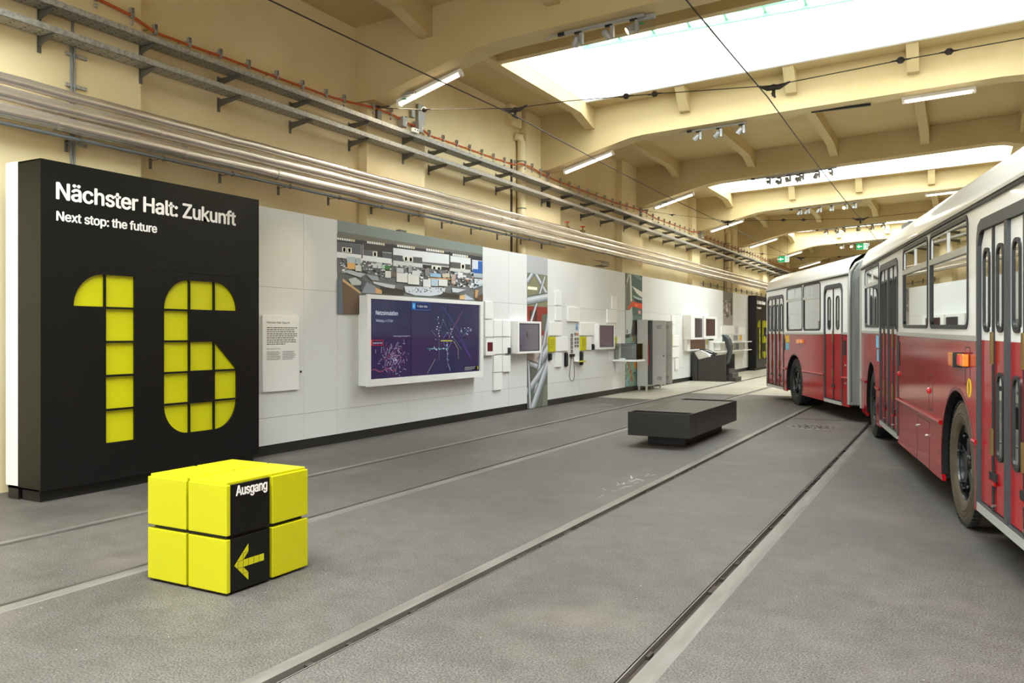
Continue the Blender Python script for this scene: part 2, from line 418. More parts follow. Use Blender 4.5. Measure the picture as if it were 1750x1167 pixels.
# ceiling slab with ribs
cb = MB()
def slabpiece(x0, x1, y0, y1):
    n = len(cb.v)
    cb.v += [(x0, y0, slab(x0)), (x1, y0, slab(x1)), (x1, y1, slab(x1)), (x0, y1, slab(x0)), (x0, y0, slab(x0) + .25), (x1, y0, slab(x1) + .25), (x1, y1, slab(x1) + .25), (x0, y1, slab(x0) + .25)]
    for q in ((0, 1, 2, 3), (7, 6, 5, 4), (0, 4, 5, 1), (1, 5, 6, 2), (2, 6, 7, 3), (3, 7, 4, 0)): cb.face([n + i for i in q])
RIBS = [-6.9, -4.82, -2.75, -.67, 1.4]
def rib(x, y0, y1, h0, h1):                        # haunch at either end
    z = slab(x); m_, e = z - .27, z - .44; L = .75
    pts = [(y0, z + .1)]
    pts += [(y0, e), (y0 + .12, e), (y0 + L, m_)] if h0 else [(y0, m_)]
    pts += [(y1 - L, m_), (y1 - .12, e), (y1, e)] if h1 else [(y1, m_)]
    pts += [(y1, z + .1)]
    cb.prism(pts, lambda a, b, d: (d, a, b), x - .1, x + .1)
for k in range(-3, 8):
    ya, ybm = beam_y(k - 1) + .42, beam_y(k)
    if k == 7: ybm = Y1
    if k == -3: ya = Y0
    if k in SKY_BAYS:
        o0, o1 = ybm - OFF[k] - 3.55, ybm - OFF[k]
        n = len(cb.v); cb.v += [(x, yy, slab(x) + dz) for x in (SX0, SX1) for yy in (o0 - .14, o0) for dz in (-.24, .1)]
        for q in ((0, 1, 3, 2), (4, 6, 7, 5), (0, 4, 5, 1), (2, 3, 7, 6), (0, 2, 6, 4), (1, 5, 7, 3)): cb.face([n + i for i in q])
        slabpiece(XR - .2, SX0, ya - .3, ybm + .3); slabpiece(SX1, XE + .2, ya - .3, ybm + .3)
        slabpiece(SX0, SX1, ya - .3, o0); slabpiece(SX0, SX1, o1, ybm + .3)
        for x in RIBS:
            if x in (-6.9, 1.4): rib(x, ya, ybm, 1, 1)
            else:
                z = slab(x)
                cb.prism([(ya, z + .1), (ya, z - .44), (ya + .12, z - .44), (min(ya + 1.3, o0 - .05), z - .03), (min(ya + 1.3, o0 - .05), z + .1)], lambda a, b, d: (d, a, b), x - .1, x + .1)
                cb.prism([(o1 + .09, z + .1), (o1 + .09, z - .03), (ybm - .1, z - .42), (ybm, z - .44), (ybm, z + .1)], lambda a, b, d: (d, a, b), x - .1, x + .1)
    else:
        slabpiece(XR - .2, XE + .2, ya - .3, ybm + .3)
        for x in RIBS: rib(x, ya, ybm, 1, 1)
cb.build('ceiling', M['ceil'], kind='structure')
# portal beams
tn = 0
for k in range(-3, 7):
    y = beam_y(k); b = MB()
    xs = [XR - .05, -7.9, -7.2, -6.25, -6.0, -5.7, -2.5, .7, 1.0, 1.3, 2.2, 3.4, XE + .02]
    dz = {-6.25: -.02, -6.0: -.03, -5.7: -.008, .7: -.008, 1.0: -.03, 1.3: -.02}
    pts = [(x, under(x, k) + dz.get(x, 0)) for x in xs] + [(x, slab(x) + .05) for x in reversed(xs)]
    b.prism(pts, lambda p, q, d: (p, d, q), y, y + .42)
    b.box(3.6, XE, y - .1, y + .5, 0, 5.4)
    tn += 1; b.build('trim_%d' % tn, M['ceil'], kind='structure')
# roof lights: white shaft, green glazing bars, glass
wn = 0
for k in SKY_BAYS:
    o1 = beam_y(k) - OFF[k]; o0 = o1 - 3.55; wn += 1
    root = bpy.data.objects.new('window_%d' % wn, None); C.objects.link(root); root['kind'] = 'structure'; RW[root.name] = Matrix.Identity(4)
    s = MB(); zt = 7.45
    def quadbox(x0, x1, y0, y1):
        n = len(s.v); s.v += [(x, yy, z) for x in (x0, x1) for yy in (y0, y1) for z in (slab(x) - .002, zt)]
        for q in ((0, 1, 3, 2), (4, 6, 7, 5), (0, 4, 5, 1), (2, 3, 7, 6), (0, 2, 6, 4), (1, 5, 7, 3)): s.face([n + i for i in q])
    quadbox(SX0 - .08, SX0 + .006, o0 - .08, o1 + .08); quadbox(SX1 - .006, SX1 + .08, o0 - .08, o1 + .08)
    quadbox(SX0, SX1, o1 - .006, o1 + .08); quadbox(SX0, SX1, o0 - .08, o0 + .006)
    s.build('shaft', M['shaft'], root)
    f = MB()
    f.box(SX0 - .05, SX1 + .05, o1 - .12, o1 - .06, 7.45, 7.53); f.box(SX0 - .05, SX1 + .05, o0, o0 + .08, 8.2, 8.3)
    f.tube([(SX0, o1 - .3, 7.58), (SX1, o1 - .3, 7.58)], .035)
    for i in range(12):
        x = SX0 + .1 + (SX1 - SX0 - .2) * i / 11
        f.obox((x, (o0 + o1) / 2, 7.84), (.022, 0, 0), (0, -1.75, .32), (0, 0, .04))
    f.build('glazing_bar', M['green'], root)
    g = MB(); n = len(g.v); g.v += [(SX0, o1 - .05, 7.56), (SX1, o1 - .05, 7.56), (SX1, o0, 8.36), (SX0, o0, 8.36)]; g.face([0, 1, 2, 3]); g.build('pane', M['roofglass'], root)
    if k in (1, 3):
        d = MB()
        for (x, z) in ((-6.0, 6.6), (-3.6, 6.62), (-1.5, 6.66), (.2, 6.75)): d.tube([(x, o1 - .001, z), (x, o1 - .03, z)], .022, 10)
        d.tube([(SX0 + .001, o0 + 1.4, 6.72), (SX0 + .03, o0 + 1.4, 6.72)], .03, 10)
        d.build('anchor_stud', M['chrome'], root)

# ================================================================== DISPLAY WALL
W = wallfn(XPAN)
dw = thing('display_wall', 'long white exhibition panel wall along the left side, black kick strip at its foot', 'wall panel', (-7.8, 20, 0))
MB().box(-7.81, XPAN - .014, 4.43, 39.9, .1, 3.13).build('backing', [M['whitegap']], dw)
MB().box(-7.8, XPAN - .012, 4.43, 39.9, 0, .128).build('kick_strip', M['plinth'], dw)
cols = [4.42, 7.06, 8.18, 8.85, 10.52, 12.2, 12.85, 13.83, 14.61, 15.55, 17.19, 20.16, 21.5, 24.06, 27.7, 30.38, 31.92, 34.56, 37.2, 39.9]
rows = [.128, .474, 2.13, 3.137]
ptch = [(a, b, rows[r], rows[r + 1]) for a, b in zip(cols, cols[1:]) for r in range(3) if not (a == 14.61)]
for a, b, c0, c1 in ptch:
    MB().prism([(a + .002, c0 + .002), (b - .002, c0 + .002), (b - .002, c1 - .002), (a + .002, c1 - .002)], W, -.014, 0).build('panel', M['white'], dw)
MB().box(-7.82, XPAN, 4.418, 4.432, .128, 3.137).build('end_panel', M['white'], dw, label='white end face beside the black number sign')
MB().prism(rrect(8.11, 8.14, 1.02, 1.05, .01), W, 0, .006).build('hatch_lock', M['blackin'], dw)
def rtile(a0, a1, b0, b1, th=.035, yel=None, m_='whiteb'):
    t = MB().prism([(a0 + .006, b0 + .005), (a1 - .006, b0 + .005), (a1 - .006, b1 - .005), (a0 + .006, b1 - .005)], W, 0, th).build('raised_tile', M[m_], dw, bevel=.004)
    if yel: MB().prism([(yel[0], b0 + .004), (yel[1], b0 + .004), (yel[1], b1 - .004), (yel[0], b1 - .004)], W, .002, th + .002).build('yellow_edge', M['yellow'], t, label='yellow edge strip')
    return t
G = .333
for r in [(12.88, 13.19, 1.81, 2.14), (12.88, 13.19, 1.48, 1.8), (13.2, 13.53, 1.48, 1.8), (13.54, 13.86, 1.48, 1.8), (13.2, 13.53, 1.15, 1.47), (13.54, 13.86, 1.15, 1.47),
          (13.2, 13.53, .81, 1.13), (13.54, 13.86, .8, 1.12), (13.2, 13.53, .47, .8), (15.88, 16.2, 2.15, 2.47), (15.88, 16.2, 1.82, 2.14), (15.57, 16.22, 1.49, 1.8),
          (15.88, 16.53, 1.15, 1.47), (15.88, 16.2, .81, 1.13), (16.53, 17.18, 1.81, 2.14), (17.2, 18.0, 1.49, 1.8), (17.55, 17.86, 1.15, 1.47), (19.18, 19.52, 2.16, 2.49),
          (18.85, 19.51, 1.81, 2.15), (24.07, 24.42, 1.83, 2.12), (24.07, 24.42, 1.51, 1.8), (24.07, 24.79, .8, 1.13), (24.42, 24.79, .42, .78), (30.05, 31.99, 1.52, 1.84), (32.73, 33.83, 1.5, 1.8)]:
    rtile(*r)
rtile(19.46, 19.8, 1.15, 1.47, yel=(19.455, 19.49)); rtile(24.07, 24.79, 1.15, 1.49, yel=(24.06, 24.15))
rtile(19.0, 19.8, .84, 1.13, .012)

# ------------------------------------------------------------------ black number signs
def number_sign(y0, y1, face, digits, label, l1, l2, w1, w2):
    root = thing('number_sign', label, 'sign', (face - .2, (y0 + y1) / 2, 0))
    F = wallfn(face)
    MB().box(face - .12, face - .028, y0 + .004, y1 - .004, .12, 3.12).build('backing_board', M['yellow'], root)
    fr = MB()
    fr.box(XPAN + .001, face - .022, y0, y0 + .012, .105, 3.13); fr.box(XPAN + .001, face - .022, y1 - .012, y1, .105, 3.13)
    fr.box(XPAN + .001, face - .022, y0, y1, 3.118, 3.13); fr.box(XPAN + .001, face - .022, y0, y1, .105, .117)
    fr.build('casing', M['black'], root)
    MB().box(XPAN + .02, face - .06, y0 + .03, y1 - .03, 0, .105).build('recessed_base', M['blackin'], root)
    holes = []
    P, S = .333, .313
    for (ya, grid) in digits:
        for r, row in enumerate(grid):
            for c_, ch in enumerate(row):
                a = ya + c_ * P; b = 2.115 - r * P - S
                if ch == '#': holes.append([(a, b), (a + S, b), (a + S, b + S), (a, b + S)])
                elif ch == '\\': holes.append([(a, b), (a + S, b), (a, b + S)])
                elif ch in 'qrst':
                    cx, cy, s0 = {'q': (a + S, b, 1), 'r': (a, b, 0), 's': (a + S, b + S, 2), 't': (a, b + S, 3)}[ch]
                    holes.append([(cx, cy)] + [(cx + S * math.cos((s0 + i / 12) * PI / 2), cy + S * math.sin((s0 + i / 12) * PI / 2)) for i in range(13)])
    fp = MB(); zsplit = 2.19; ym = y0 + (5.42 - 4.42)
    put(fp, plate([(y0, zsplit + .003), (y1, zsplit + .003), (y1, 3.13), (y0, 3.13)], (), .022), F); 
    fp2 = MB(); put(fp2, plate([(y0, .105), (y1, .105), (y1, zsplit), (y0, zsplit)], holes, .022), F)
    for b_, n in ((fp, 'header_board'), (fp2, 'number_board')):
        b_.v = [(v[0] - .022, v[1], v[2]) for v in b_.v]; b_.build(n, M['black'], root)
    t = MB(); put(t, text(l1, .15, w1, .045), F, y0 + .15, 2.785); put(t, text(l2, .085, w2, .045), F, y0 + .15, 2.585)
    t.v = [(v[0] + .0005, v[1], v[2]) for v in t.v]; t.build('lettering', M['letter'], root)
    return root
ONE = ['q#', ' #', ' #', ' #', ' #']
number_sign(4.42, 7.05, -7.28, [(4.735, ONE), (5.73, ['q#r', '#  ', '##\\', '# #', 's#t'])],
            'big black sign board with yellow tiled number 16 at the near end of the wall', 'Nächster Halt: Zukunft', 'Next stop: the future', 2.12, 1.07)
number_sign(34.56, 37.19, -7.30, [(34.87, ONE), (35.87, ['###', '#  ', '##r', '  #', 's#t'])],
            'far black sign board with yellow tiled number 15 beside the bus front', 'Auf allen Gleisen', 'Everywhere', 1.7, .85)

# ------------------------------------------------------------------ printed murals
def murp(x, y): return wp(570 + x / 6.73, 370 + y / 6.73, XPAN)       # drawn with the perspective of the long wall
cv = Canvas(XPAN + .002)
def q(x0, y0, x1, y1, sl0, sl1, col, lift=True):  # patch: top edge slope sl0, bottom slope sl1 (picture rows)
    cv.poly([murp(x0, y1), murp(x1, y1 + (x1 - x0) * sl1), murp(x1, y0 + (x1 - x0) * sl0), murp(x0, y0)], col, lift)
a0, a1, zt = 8.853, 12.846, 3.137
cv.poly([(a0, 1.815), (9.44, 1.815), (9.44, 2.0), (a1, 2.0), (a1, zt), (a0, zt)], (106, 110, 108))
cv.rect(a0, a1, 2.98, zt, (128, 138, 134)); 
q(38, 190, 1708, 232, .145, .13, (112, 106, 96)); q(38, 235, 1708, 300, .137, .13, (52, 54, 62))
for x0, x1, y in ((38, 320, 290), (335, 670, 318), (685, 1020, 360), (1020, 1330, 400), (1335, 1575, 450), (1590, 1708, 495)):
    q(x0, y, x1, y + 120, .125, .09, (222, 226, 230))
q(38, 290, 315, 415, .13, .1, (92, 95, 102)); q(340, 318, 670, 385, .12, .1, (64, 60, 58)); q(340, 385, 670, 480, .12, .1, (92, 94, 100)); q(505, 395, 560, 470, .1, .1, (52, 48, 46))
q(38, 405, 670, 470, .13, .14, (226, 229, 230)); q(685, 440, 795, 505, .1, .1, (84, 86, 92)); q(910, 462, 1018, 530, .1, .1, (88, 90, 94)); q(685, 505, 1330, 560, .11, .11, (206, 208, 208))
q(1022, 550, 1125, 620, .1, .1, (58, 54, 50)); q(1232, 575, 1330, 635, .1, .1, (58, 54, 50)); q(1335, 520, 1460, 585, .1, .1, (84, 84, 84)); q(1500, 545, 1572, 600, .1, .1, (80, 82, 84)); q(1335, 590, 1572, 650, .1, .1, (206, 206, 204))
q(1600, 505, 1708, 645, .1, .08, (36, 96, 176)); q(1590, 505, 1660, 600, .1, .1, (206, 214, 226))
for x in (318, 668, 1328, 1578): q(x, 262 + (x - 318) * .14, x + 14, 480 + (x - 318) * .12, 0, 0, (48, 50, 58))
for gx, gy, n_ in ((40, 240, 8), (383, 282, 8), (730, 322, 8), (1064, 368, 8), (1368, 425, 7)):
    for i in range(n_): q(gx + i * 26, gy + i * 3.4, gx + 21 + i * 26, gy + 26 + i * 3.4, .1, .1, (226, 226, 222) if i < 6 else (214, 200, 170), i == 0)
for x, y in ((95, 350), (155, 357), (448, 400), (805, 455), (860, 462), (1130, 565), (1185, 572), (1460, 545)):
    q(x, y, x + 52, y + 58, .1, .1, (226, 226, 212)); q(x + 14, y + 10, x + 38, y + 52, .1, .1, (168, 168, 100), False)
q(38, 470, 1708, 640, .12, .16, (112, 113, 116))                       # room floor and clutter
rr = random.Random(3)
for i in range(330):
    x = rr.uniform(45, 1650); y = 465 + (x - 38) * .115 + rr.uniform(0, 165); s_ = rr.uniform(9, 36)
    q(x, y, min(x + s_, 1706), y + s_ * .7, .1, .1, rr.choice([(40, 40, 42), (60, 62, 64), (150, 154, 158), (206, 212, 216), (96, 98, 102), (222, 222, 220), (228, 230, 230), (190, 200, 208), (54, 60, 56)]))
for x0, y0, x1, y1, col in ((145, 460, 240, 545, (178, 190, 198)), (245, 475, 305, 545, (170, 182, 190)), (147, 530, 235, 600, (224, 176, 108)), (240, 560, 310, 625, (206, 206, 198)), (440, 540, 490, 590, (206, 210, 210)),
        (497, 545, 540, 595, (200, 206, 206)), (545, 555, 600, 600, (170, 196, 186)), (580, 560, 640, 610, (70, 120, 70)), (583, 625, 650, 700, (214, 214, 210)), (650, 635, 712, 690, (110, 96, 88)),
        (715, 645, 840, 750, (220, 220, 216)), (845, 665, 975, 775, (218, 218, 212)), (1020, 720, 1108, 805, (214, 216, 216)), (1112, 715, 1192, 795, (176, 196, 214)), (1200, 720, 1300, 795, (214, 216, 214)),
        (715, 590, 795, 640, (196, 200, 202)), (895, 620, 985, 680, (204, 208, 210)), (1100, 650, 1225, 690, (150, 186, 214)), (1240, 655, 1325, 695, (206, 190, 170)), (1420, 640, 1478, 710, (222, 222, 222)),
        (1345, 665, 1395, 770, (180, 160, 150)), (1600, 650, 1708, 700, (170, 180, 190)), (1610, 715, 1708, 775, (200, 212, 220)), (850, 560, 890, 640, (160, 162, 164)), (1040, 600, 1090, 680, (128, 128, 126))):
    q(x0, y0, x1, y1, .08, .08, col)
q(1100, 700, 1335, 715, .05, .05, (190, 150, 104))
def mp(*pts): return [murp(x, y) for x, y in pts]
cv.poly(mp((38, 700), (80, 720), (100, 960), (100, 1120), (38, 1120)), (104, 112, 124))
cv.poly(mp((130, 610), (360, 660), (300, 700), (140, 650)), (176, 180, 184)); cv.poly(mp((160, 720), (240, 700), (310, 750), (300, 790), (200, 790)), (190, 192, 190))
cv.poly(mp((90, 745), (290, 890), (290, 1125), (100, 1125)), (110, 88, 68)); cv.poly(mp((95, 712), (305, 872), (300, 890), (92, 745)), (206, 170, 120))
cv.poly(mp((310, 700), (375, 760), (330, 860), (300, 840)), (84, 88, 96)); cv.poly(mp((370, 755), (470, 800), (470, 885), (310, 880)), (130, 136, 146))
cv.poly(mp((470, 815), (545, 850), (545, 890), (472, 884)), (196, 152, 104)); cv.poly(mp((545, 780), (800, 850), (800, 905), (545, 890)), (56, 52, 48))
cv.poly(mp((440, 745), (700, 790), (690, 830), (580, 810), (450, 770)), (190, 194, 200)); cv.poly(mp((365, 665), (500, 690), (510, 740), (430, 735)), (150, 158, 166))
cv.poly(mp((800, 800), (1280, 820), (1260, 890), (1100, 915), (930, 905), (820, 870)), (192, 198, 208)); cv.poly(mp((1260, 870), (1440, 900), (1440, 950), (1190, 915)), (54, 50, 46))
cv.poly(mp((1350, 820), (1510, 840), (1420, 875), (1360, 870)), (190, 196, 204)); cv.poly(mp((1440, 910), (1500, 900), (1500, 955), (1440, 950)), (196, 160, 110)); cv.poly(mp((1500, 890), (1610, 955), (1500, 958)), (170, 180, 198))
cv.poly(mp((1570, 790), (1700, 770), (1706, 790), (1600, 830)), (176, 186, 200)); cv.poly(mp((1620, 840), (1660, 850), (1640, 930), (1615, 935)), (190, 150, 100)); cv.poly(mp((1620, 955), (1708, 880), (1708, 968)), (96, 70, 50))
for i in range(46):
    x = rr.uniform(820, 1250); y = 812 + rr.uniform(0, 62); q(x, y, x + rr.uniform(6, 20), y + rr.uniform(6, 16), .1, .1, rr.choice([(52, 54, 58), (120, 126, 134), (88, 92, 98), (216, 218, 220)]), i % 4 == 0)
for i in range(30):
    x = rr.uniform(1350, 1690); y = 690 + rr.uniform(0, 110); q(x, y, x + rr.uniform(8, 26), y + rr.uniform(8, 20), .1, .1, rr.choice([(52, 54, 58), (120, 126, 134), (170, 120, 110), (216, 218, 220)]), i % 4 == 0)
lab(cv.mb.build('wall_mural', M['print']), 'large printed photo of a control room with desks and monitors above the video screen', 'mural')
cv = Canvas(XPAN + .001)
lab(MB().prism([(14.612, 2.776), (15.548, 2.776), (15.548, 3.137), (14.612, 3.137)], W, -.01, .003).build('grey_panel', mat('grey_print', (172, 174, 178), .5)), 'plain light grey panel above the tall lattice mural', 'panel')
def lat(x, y): return wp(895 + x / 4.311, 430 + y / 4.322, XPAN)
A0, A1, B0, B1 = 14.613, 15.547, .012, 2.772
MB().prism([(A0, B0), (A1, B0), (A1, B1), (A0, B1)], W, -.02, 0).build('lattice_board', M['blackin'], dw)
def clip(poly):
    def cut(P, f_, g):
        out = []
        for i in range(len(P)):
            p, r_ = P[i], P[(i + 1) % len(P)]; fp_, fr_ = f_(p), f_(r_)
            if fp_ >= 0: out.append(p)
            if fp_ * fr_ < 0: t_ = fp_ / (fp_ - fr_); out.append((p[0] + (r_[0] - p[0]) * t_, p[1] + (r_[1] - p[1]) * t_))
        return out
    for f_ in (lambda p: p[0] - A0, lambda p: A1 - p[0], lambda p: p[1] - B0, lambda p: B1 - p[1]):
        poly = cut(poly, f_, None)
        if len(poly) < 3: return None
    return poly
cv.rect(A0, A1, 1.9, B1, (128, 128, 100)); cv.rect(A0, A1, 1.5, 2.1, (136, 44, 38)); cv.rect(A0 + .1, A0 + .22, 1.5, 2.02, (74, 40, 38)); cv.rect(A0 + .3, A0 + .45, 1.5, 2.02, (74, 40, 38)); cv.rect(15.28, A1, 1.6, 1.95, (96, 104, 92))
cv.rect(A0, A1, .6, 1.5, (176, 160, 156)); cv.rect(A0, A1, B0, .9, (96, 100, 90)); cv.poly([(15.3, B0), (A1, B0), (A1, .5), (15.38, .42)], (120, 126, 110))
cv.rect(A0 + .02, A0 + .45, 2.44, 2.5, (236, 236, 214))
for (p0, p1, wd) in (((14.62, 2.60), (14.95, 2.85), .12), ((14.9, 2.85), (15.62, 2.3), .11), ((15.42, 2.75), (14.62, 1.55), .09), ((14.55, 2.2), (15.6, 2.33), .16), ((15.62, 2.0), (15.2, .9), .13), ((15.1, .9), (15.6, 1.25), .22),
                     ((14.6, .95), (15.5, .78), .12), ((15.3, 1.3), (14.95, .3), .13), ((14.6, .35), (15.65, 1.0), .17), ((14.75, -.1), (15.6, .95), .22), ((14.66, 1.0), (14.74, -.02), .1)):
    d = Vector((p1[0] - p0[0], p1[1] - p0[1])); n_ = Vector((-d.y, d.x)).normalized()
    for k_, (o_, ww, col) in enumerate(((0, wd + .025, (44, 46, 48)), (0, wd, (132, 138, 144)), (.08, wd * .62, (172, 178, 186)), (.16, wd * .3, (204, 208, 214)))):
        o2 = n_ * wd * o_; h_ = n_ * ww / 2
        P = clip([(p0[0] + o2.x + h_.x, p0[1] + o2.y + h_.y), (p0[0] + o2.x - h_.x, p0[1] + o2.y - h_.y), (p1[0] + o2.x - h_.x, p1[1] + o2.y - h_.y), (p1[0] + o2.x + h_.x, p1[1] + o2.y + h_.y)])
        if P: cv.poly(P, col)
lab(cv.mb.build('tube_mural', M['print']), 'tall narrow printed photo of silver steel tubes crossing, behind the square monitor', 'mural')
# depot mural (train under maintenance) behind the lockers
cv = Canvas(XPAN + .001); A0, A1, B0, B1 = 20.17, 21.49, .13, 3.136
def dp(*pts):
    return clip([wp(1060 + x / 11.67, 460 + y / 11.67, XPAN) for x, y in pts])
def dd(col, *pts):
    P = dp(*pts)
    if P: cv.poly(P, col)
cv.rect(A0, A1, B0, B1, (92, 112, 106)); cv.rect(A0, 20.7, 1.0, B1, (112, 118, 110))
dd((60, 84, 80), (210, 90), (440, 110), (440, 480), (230, 330)); dd((96, 130, 132), (210, 90), (380, 100), (430, 190), (420, 230)); dd((214, 214, 206), (230, 330), (440, 460), (440, 560), (350, 520)); dd((66, 92, 84), (235, 400), (440, 580), (440, 700), (235, 560))
dd((170, 190, 194), (240, 520), (430, 590), (430, 620), (300, 600)); dd((34, 46, 66), (250, 560), (430, 640), (430, 760), (290, 640)); dd((214, 66, 30), (160, 760), (240, 640), (440, 690), (440, 800), (240, 740), (160, 820)); dd((234, 120, 80), (290, 690), (350, 700), (350, 750), (290, 740))
dd((64, 96, 88), (235, 745), (440, 800), (440, 950), (260, 915)); dd((226, 150, 170), (360, 820), (410, 840), (400, 900), (360, 880)); dd((206, 208, 200), (110, 280), (170, 100), (185, 100), (120, 320)); dd((214, 214, 206), (190, 100), (215, 100), (235, 640), (205, 640))
dd((40, 46, 46), (100, 80), (125, 80), (125, 300), (100, 320)); dd((52, 58, 54), (150, 280), (160, 280), (160, 720), (150, 720)); dd((190, 196, 192), (235, 740), (160, 850), (130, 960), (130, 1200), (235, 1100)); dd((196, 48, 44), (110, 830), (160, 830), (160, 880), (110, 870))
def dl(col, *pts):
    P = clip([wp(1050 + x / 8.336, 530 + y / 8.336, XPAN) for x, y in pts])
    if P: cv.poly(P, col)
dl((196, 204, 202), (160, 0), (250, 0), (262, 140), (235, 330), (160, 350)); dl((56, 50, 46), (255, 140), (340, 140), (340, 330), (250, 370)); dl((44, 42, 42), (160, 345), (215, 345), (210, 400), (160, 400)); dl((28, 30, 32), (175, 275), (188, 275), (186, 335), (174, 335))
dl((120, 154, 146), (160, 400), (340, 360), (340, 470), (160, 470)); dl((150, 110, 70), (262, 370), (290, 360), (290, 460), (262, 460)); dl((124, 160, 138), (160, 740), (340, 740), (340, 1080), (160, 1080)); dl((138, 178, 200), (160, 950), (200, 960), (200, 1080), (160, 1080))
dl((176, 84, 44), (180, 740), (215, 740), (245, 900), (265, 1060), (245, 1060), (215, 880)); dl((226, 150, 50), (275, 740), (320, 740), (335, 820), (300, 830), (275, 790)); dl((54, 62, 56), (185, 830), (225, 830), (215, 870), (190, 860)); dl((66, 84, 72), (270, 880), (330, 860), (330, 910), (280, 940))
for i in range(60):
    a = rr.uniform(A0, A1 - .08); b = rr.uniform(B0 + .02, .85); P = clip([(a, b), (a + .08, b), (a + .07, b + .07), (a, b + .05)])
    cv.poly(P, rr.choice([(112, 150, 128), (140, 176, 150), (100, 134, 118), (150, 186, 176)]), i % 5 == 0)
lab(cv.mb.build('depot_mural', M['print']), 'narrow colour photo mural of a tram front and workshop behind the grey lockers', 'mural')
# grey station photo
cv = Canvas(XPAN + .001); A0, A1, B0, B1 = 30.39, 31.91, 1.857, 3.136
cv.rect(A0, A1, B0, B1, (132, 120, 118)); cv.rect(A0, A1, 2.8, B1, (116, 110, 106)); cv.poly([(A0, B0), (A1, B0), (A1, 2.2), (A0, 2.3)], (150, 140, 138))
for i in range(9): cv.rect(A0 + .1 + i * .16, A0 + .14 + i * .16, 2.8, 3.1, (70, 66, 64), i == 0)
cv.rect(A0, 31.6, 2.72, 2.78, (60, 56, 55)); cv.rect(30.85, 31.12, 2.38, 2.66, (206, 200, 196))
for i in range(90):
    a = rr.uniform(A0, A1 - .12); b = rr.uniform(2.15, 2.72); cv.rect(a, a + rr.uniform(.04, .12), b, b + rr.uniform(.03, .1), rr.choice([(72, 66, 64), (100, 92, 90), (168, 160, 156), (190, 184, 180)]), i % 6 == 0)
cv.rect(30.9, 31.15, 2.15, 2.26, (66, 58, 58)); cv.rect(31.55, 31.75, 2.25, 2.9, (60, 56, 56))
lab(cv.mb.build('station_photo', M['print']), 'narrow grey photo print of an old station street, upright near the far sign', 'photo print')

# ------------------------------------------------------------------ text panel by the hatch
tp = thing('text_panel', 'white upright information board with small black German text beside the number 16 sign', 'information board', (XPAN, 7.75, .8))
MB().prism([(7.424, .805), (8.062, .805), (8.062, 1.77), (7.424, 1.77)], W, .001, .03).build('board', M['whiteb'], tp, bevel=.002)
cv = Canvas(XPAN + .031)
def para(cv, a, b, wdt, n_, h, gap, col=(70, 68, 66), seed=1, last=.6):
    r_ = random.Random(seed)
    for i in range(n_):
        x = a; end = a + wdt * (last if i == n_ - 1 else r_.uniform(.84, 1))
        while x < end:
            ln = min(r_.uniform(.018, .05) * wdt / .5, end - x); cv.rect(x, x + ln, b - i * gap, b - i * gap + h, col, False); x += ln + .008 * wdt / .5
cv.text('Nächster Halt: Zukunft', 7.49, 1.668, .026, (44, 42, 40), .40)
para(cv, 7.49, 1.61, .54, 9, .011, .0262, seed=2)
cv.text('Next stop: the future', 7.49, 1.34, .016, (60, 58, 56), .24)
para(cv, 7.49, 1.305, .24, 6, .008, .0195, (110, 108, 106), 3, .9); para(cv, 7.76, 1.305, .24, 6, .008, .0195, (110, 108, 106), 4, .75)
cv.mb.build('lettering', M['print'], tp)

# ------------------------------------------------------------------ video wall
vw = thing('video_wall', 'large white framed video screen with dark blue network map, below the control room mural', 'screen', (-7.4, 10.7, .8))
XF = -7.25; KF = 7.45 / 7.25                       # laid out at 7.25 m, then set to its true distance of 7.45 m
def rs(mb):
    mb.v = [(v[0] - .2, v[1] * KF, CH + (v[2] - CH) * KF) for v in mb.v]; return mb
case = MB(); FS = wallfn(XF)
case.box(XPAN + .201, XF - .03, 9.06, 12.22, .8, 2.08); rs(case).build('casing', M['whiteb'], vw, bevel=.004)
fr = MB(); fr.ring([(9.045, .79), (12.235, .79), (12.235, 2.095), (9.045, 2.095)], [(9.125, .89), (12.14, .89), (12.14, 2.035), (9.125, 2.035)], FS, -.03, 0); rs(fr).build('frame', M['whiteb'], vw)
cv = Canvas(XF - .029); a0, a1, b0, b1 = 9.125, 12.14, .89, 2.035
cv.rect(a0, a1, b0, b1, (38, 38, 74)); cv.rect(10.13, a1, b0, b1, (46, 45, 78))
cv.text('Netzsimulation', 9.27, 1.81, .06, (225, 235, 245), .52); cv.text('Werktags, 6-17 Uhr', 9.27, 1.71, .036, (190, 200, 225), .40)
cv.rect(10.14, 10.62, 1.905, 2.02, (44, 104, 176)); cv.rect(10.148, 10.612, 1.913, 2.012, (30, 34, 80)); cv.rect(10.16, 10.24, 1.92, 2.008, (40, 150, 214)); cv.text('U', 10.175, 1.94, .05, (240, 250, 255)); cv.text('U-Bahn-Netz', 10.29, 1.945, .035, (225, 235, 245), .27)
cv.text('Anwendungsgeschwindigkeit: 19x', 9.68, 1.495, .017, (200, 205, 225), .42)
cv.rect(9.135, 9.44, 1.37, 1.45, (176, 36, 44)); cv.rect(9.145, 9.43, 1.38, 1.44, (44, 30, 66)); cv.rect(9.145, 9.185, 1.375, 1.45, (214, 50, 44)); cv.text('Straßenbahn-Netz', 9.2, 1.395, .022, (214, 216, 230), .22)
r_ = random.Random(9)
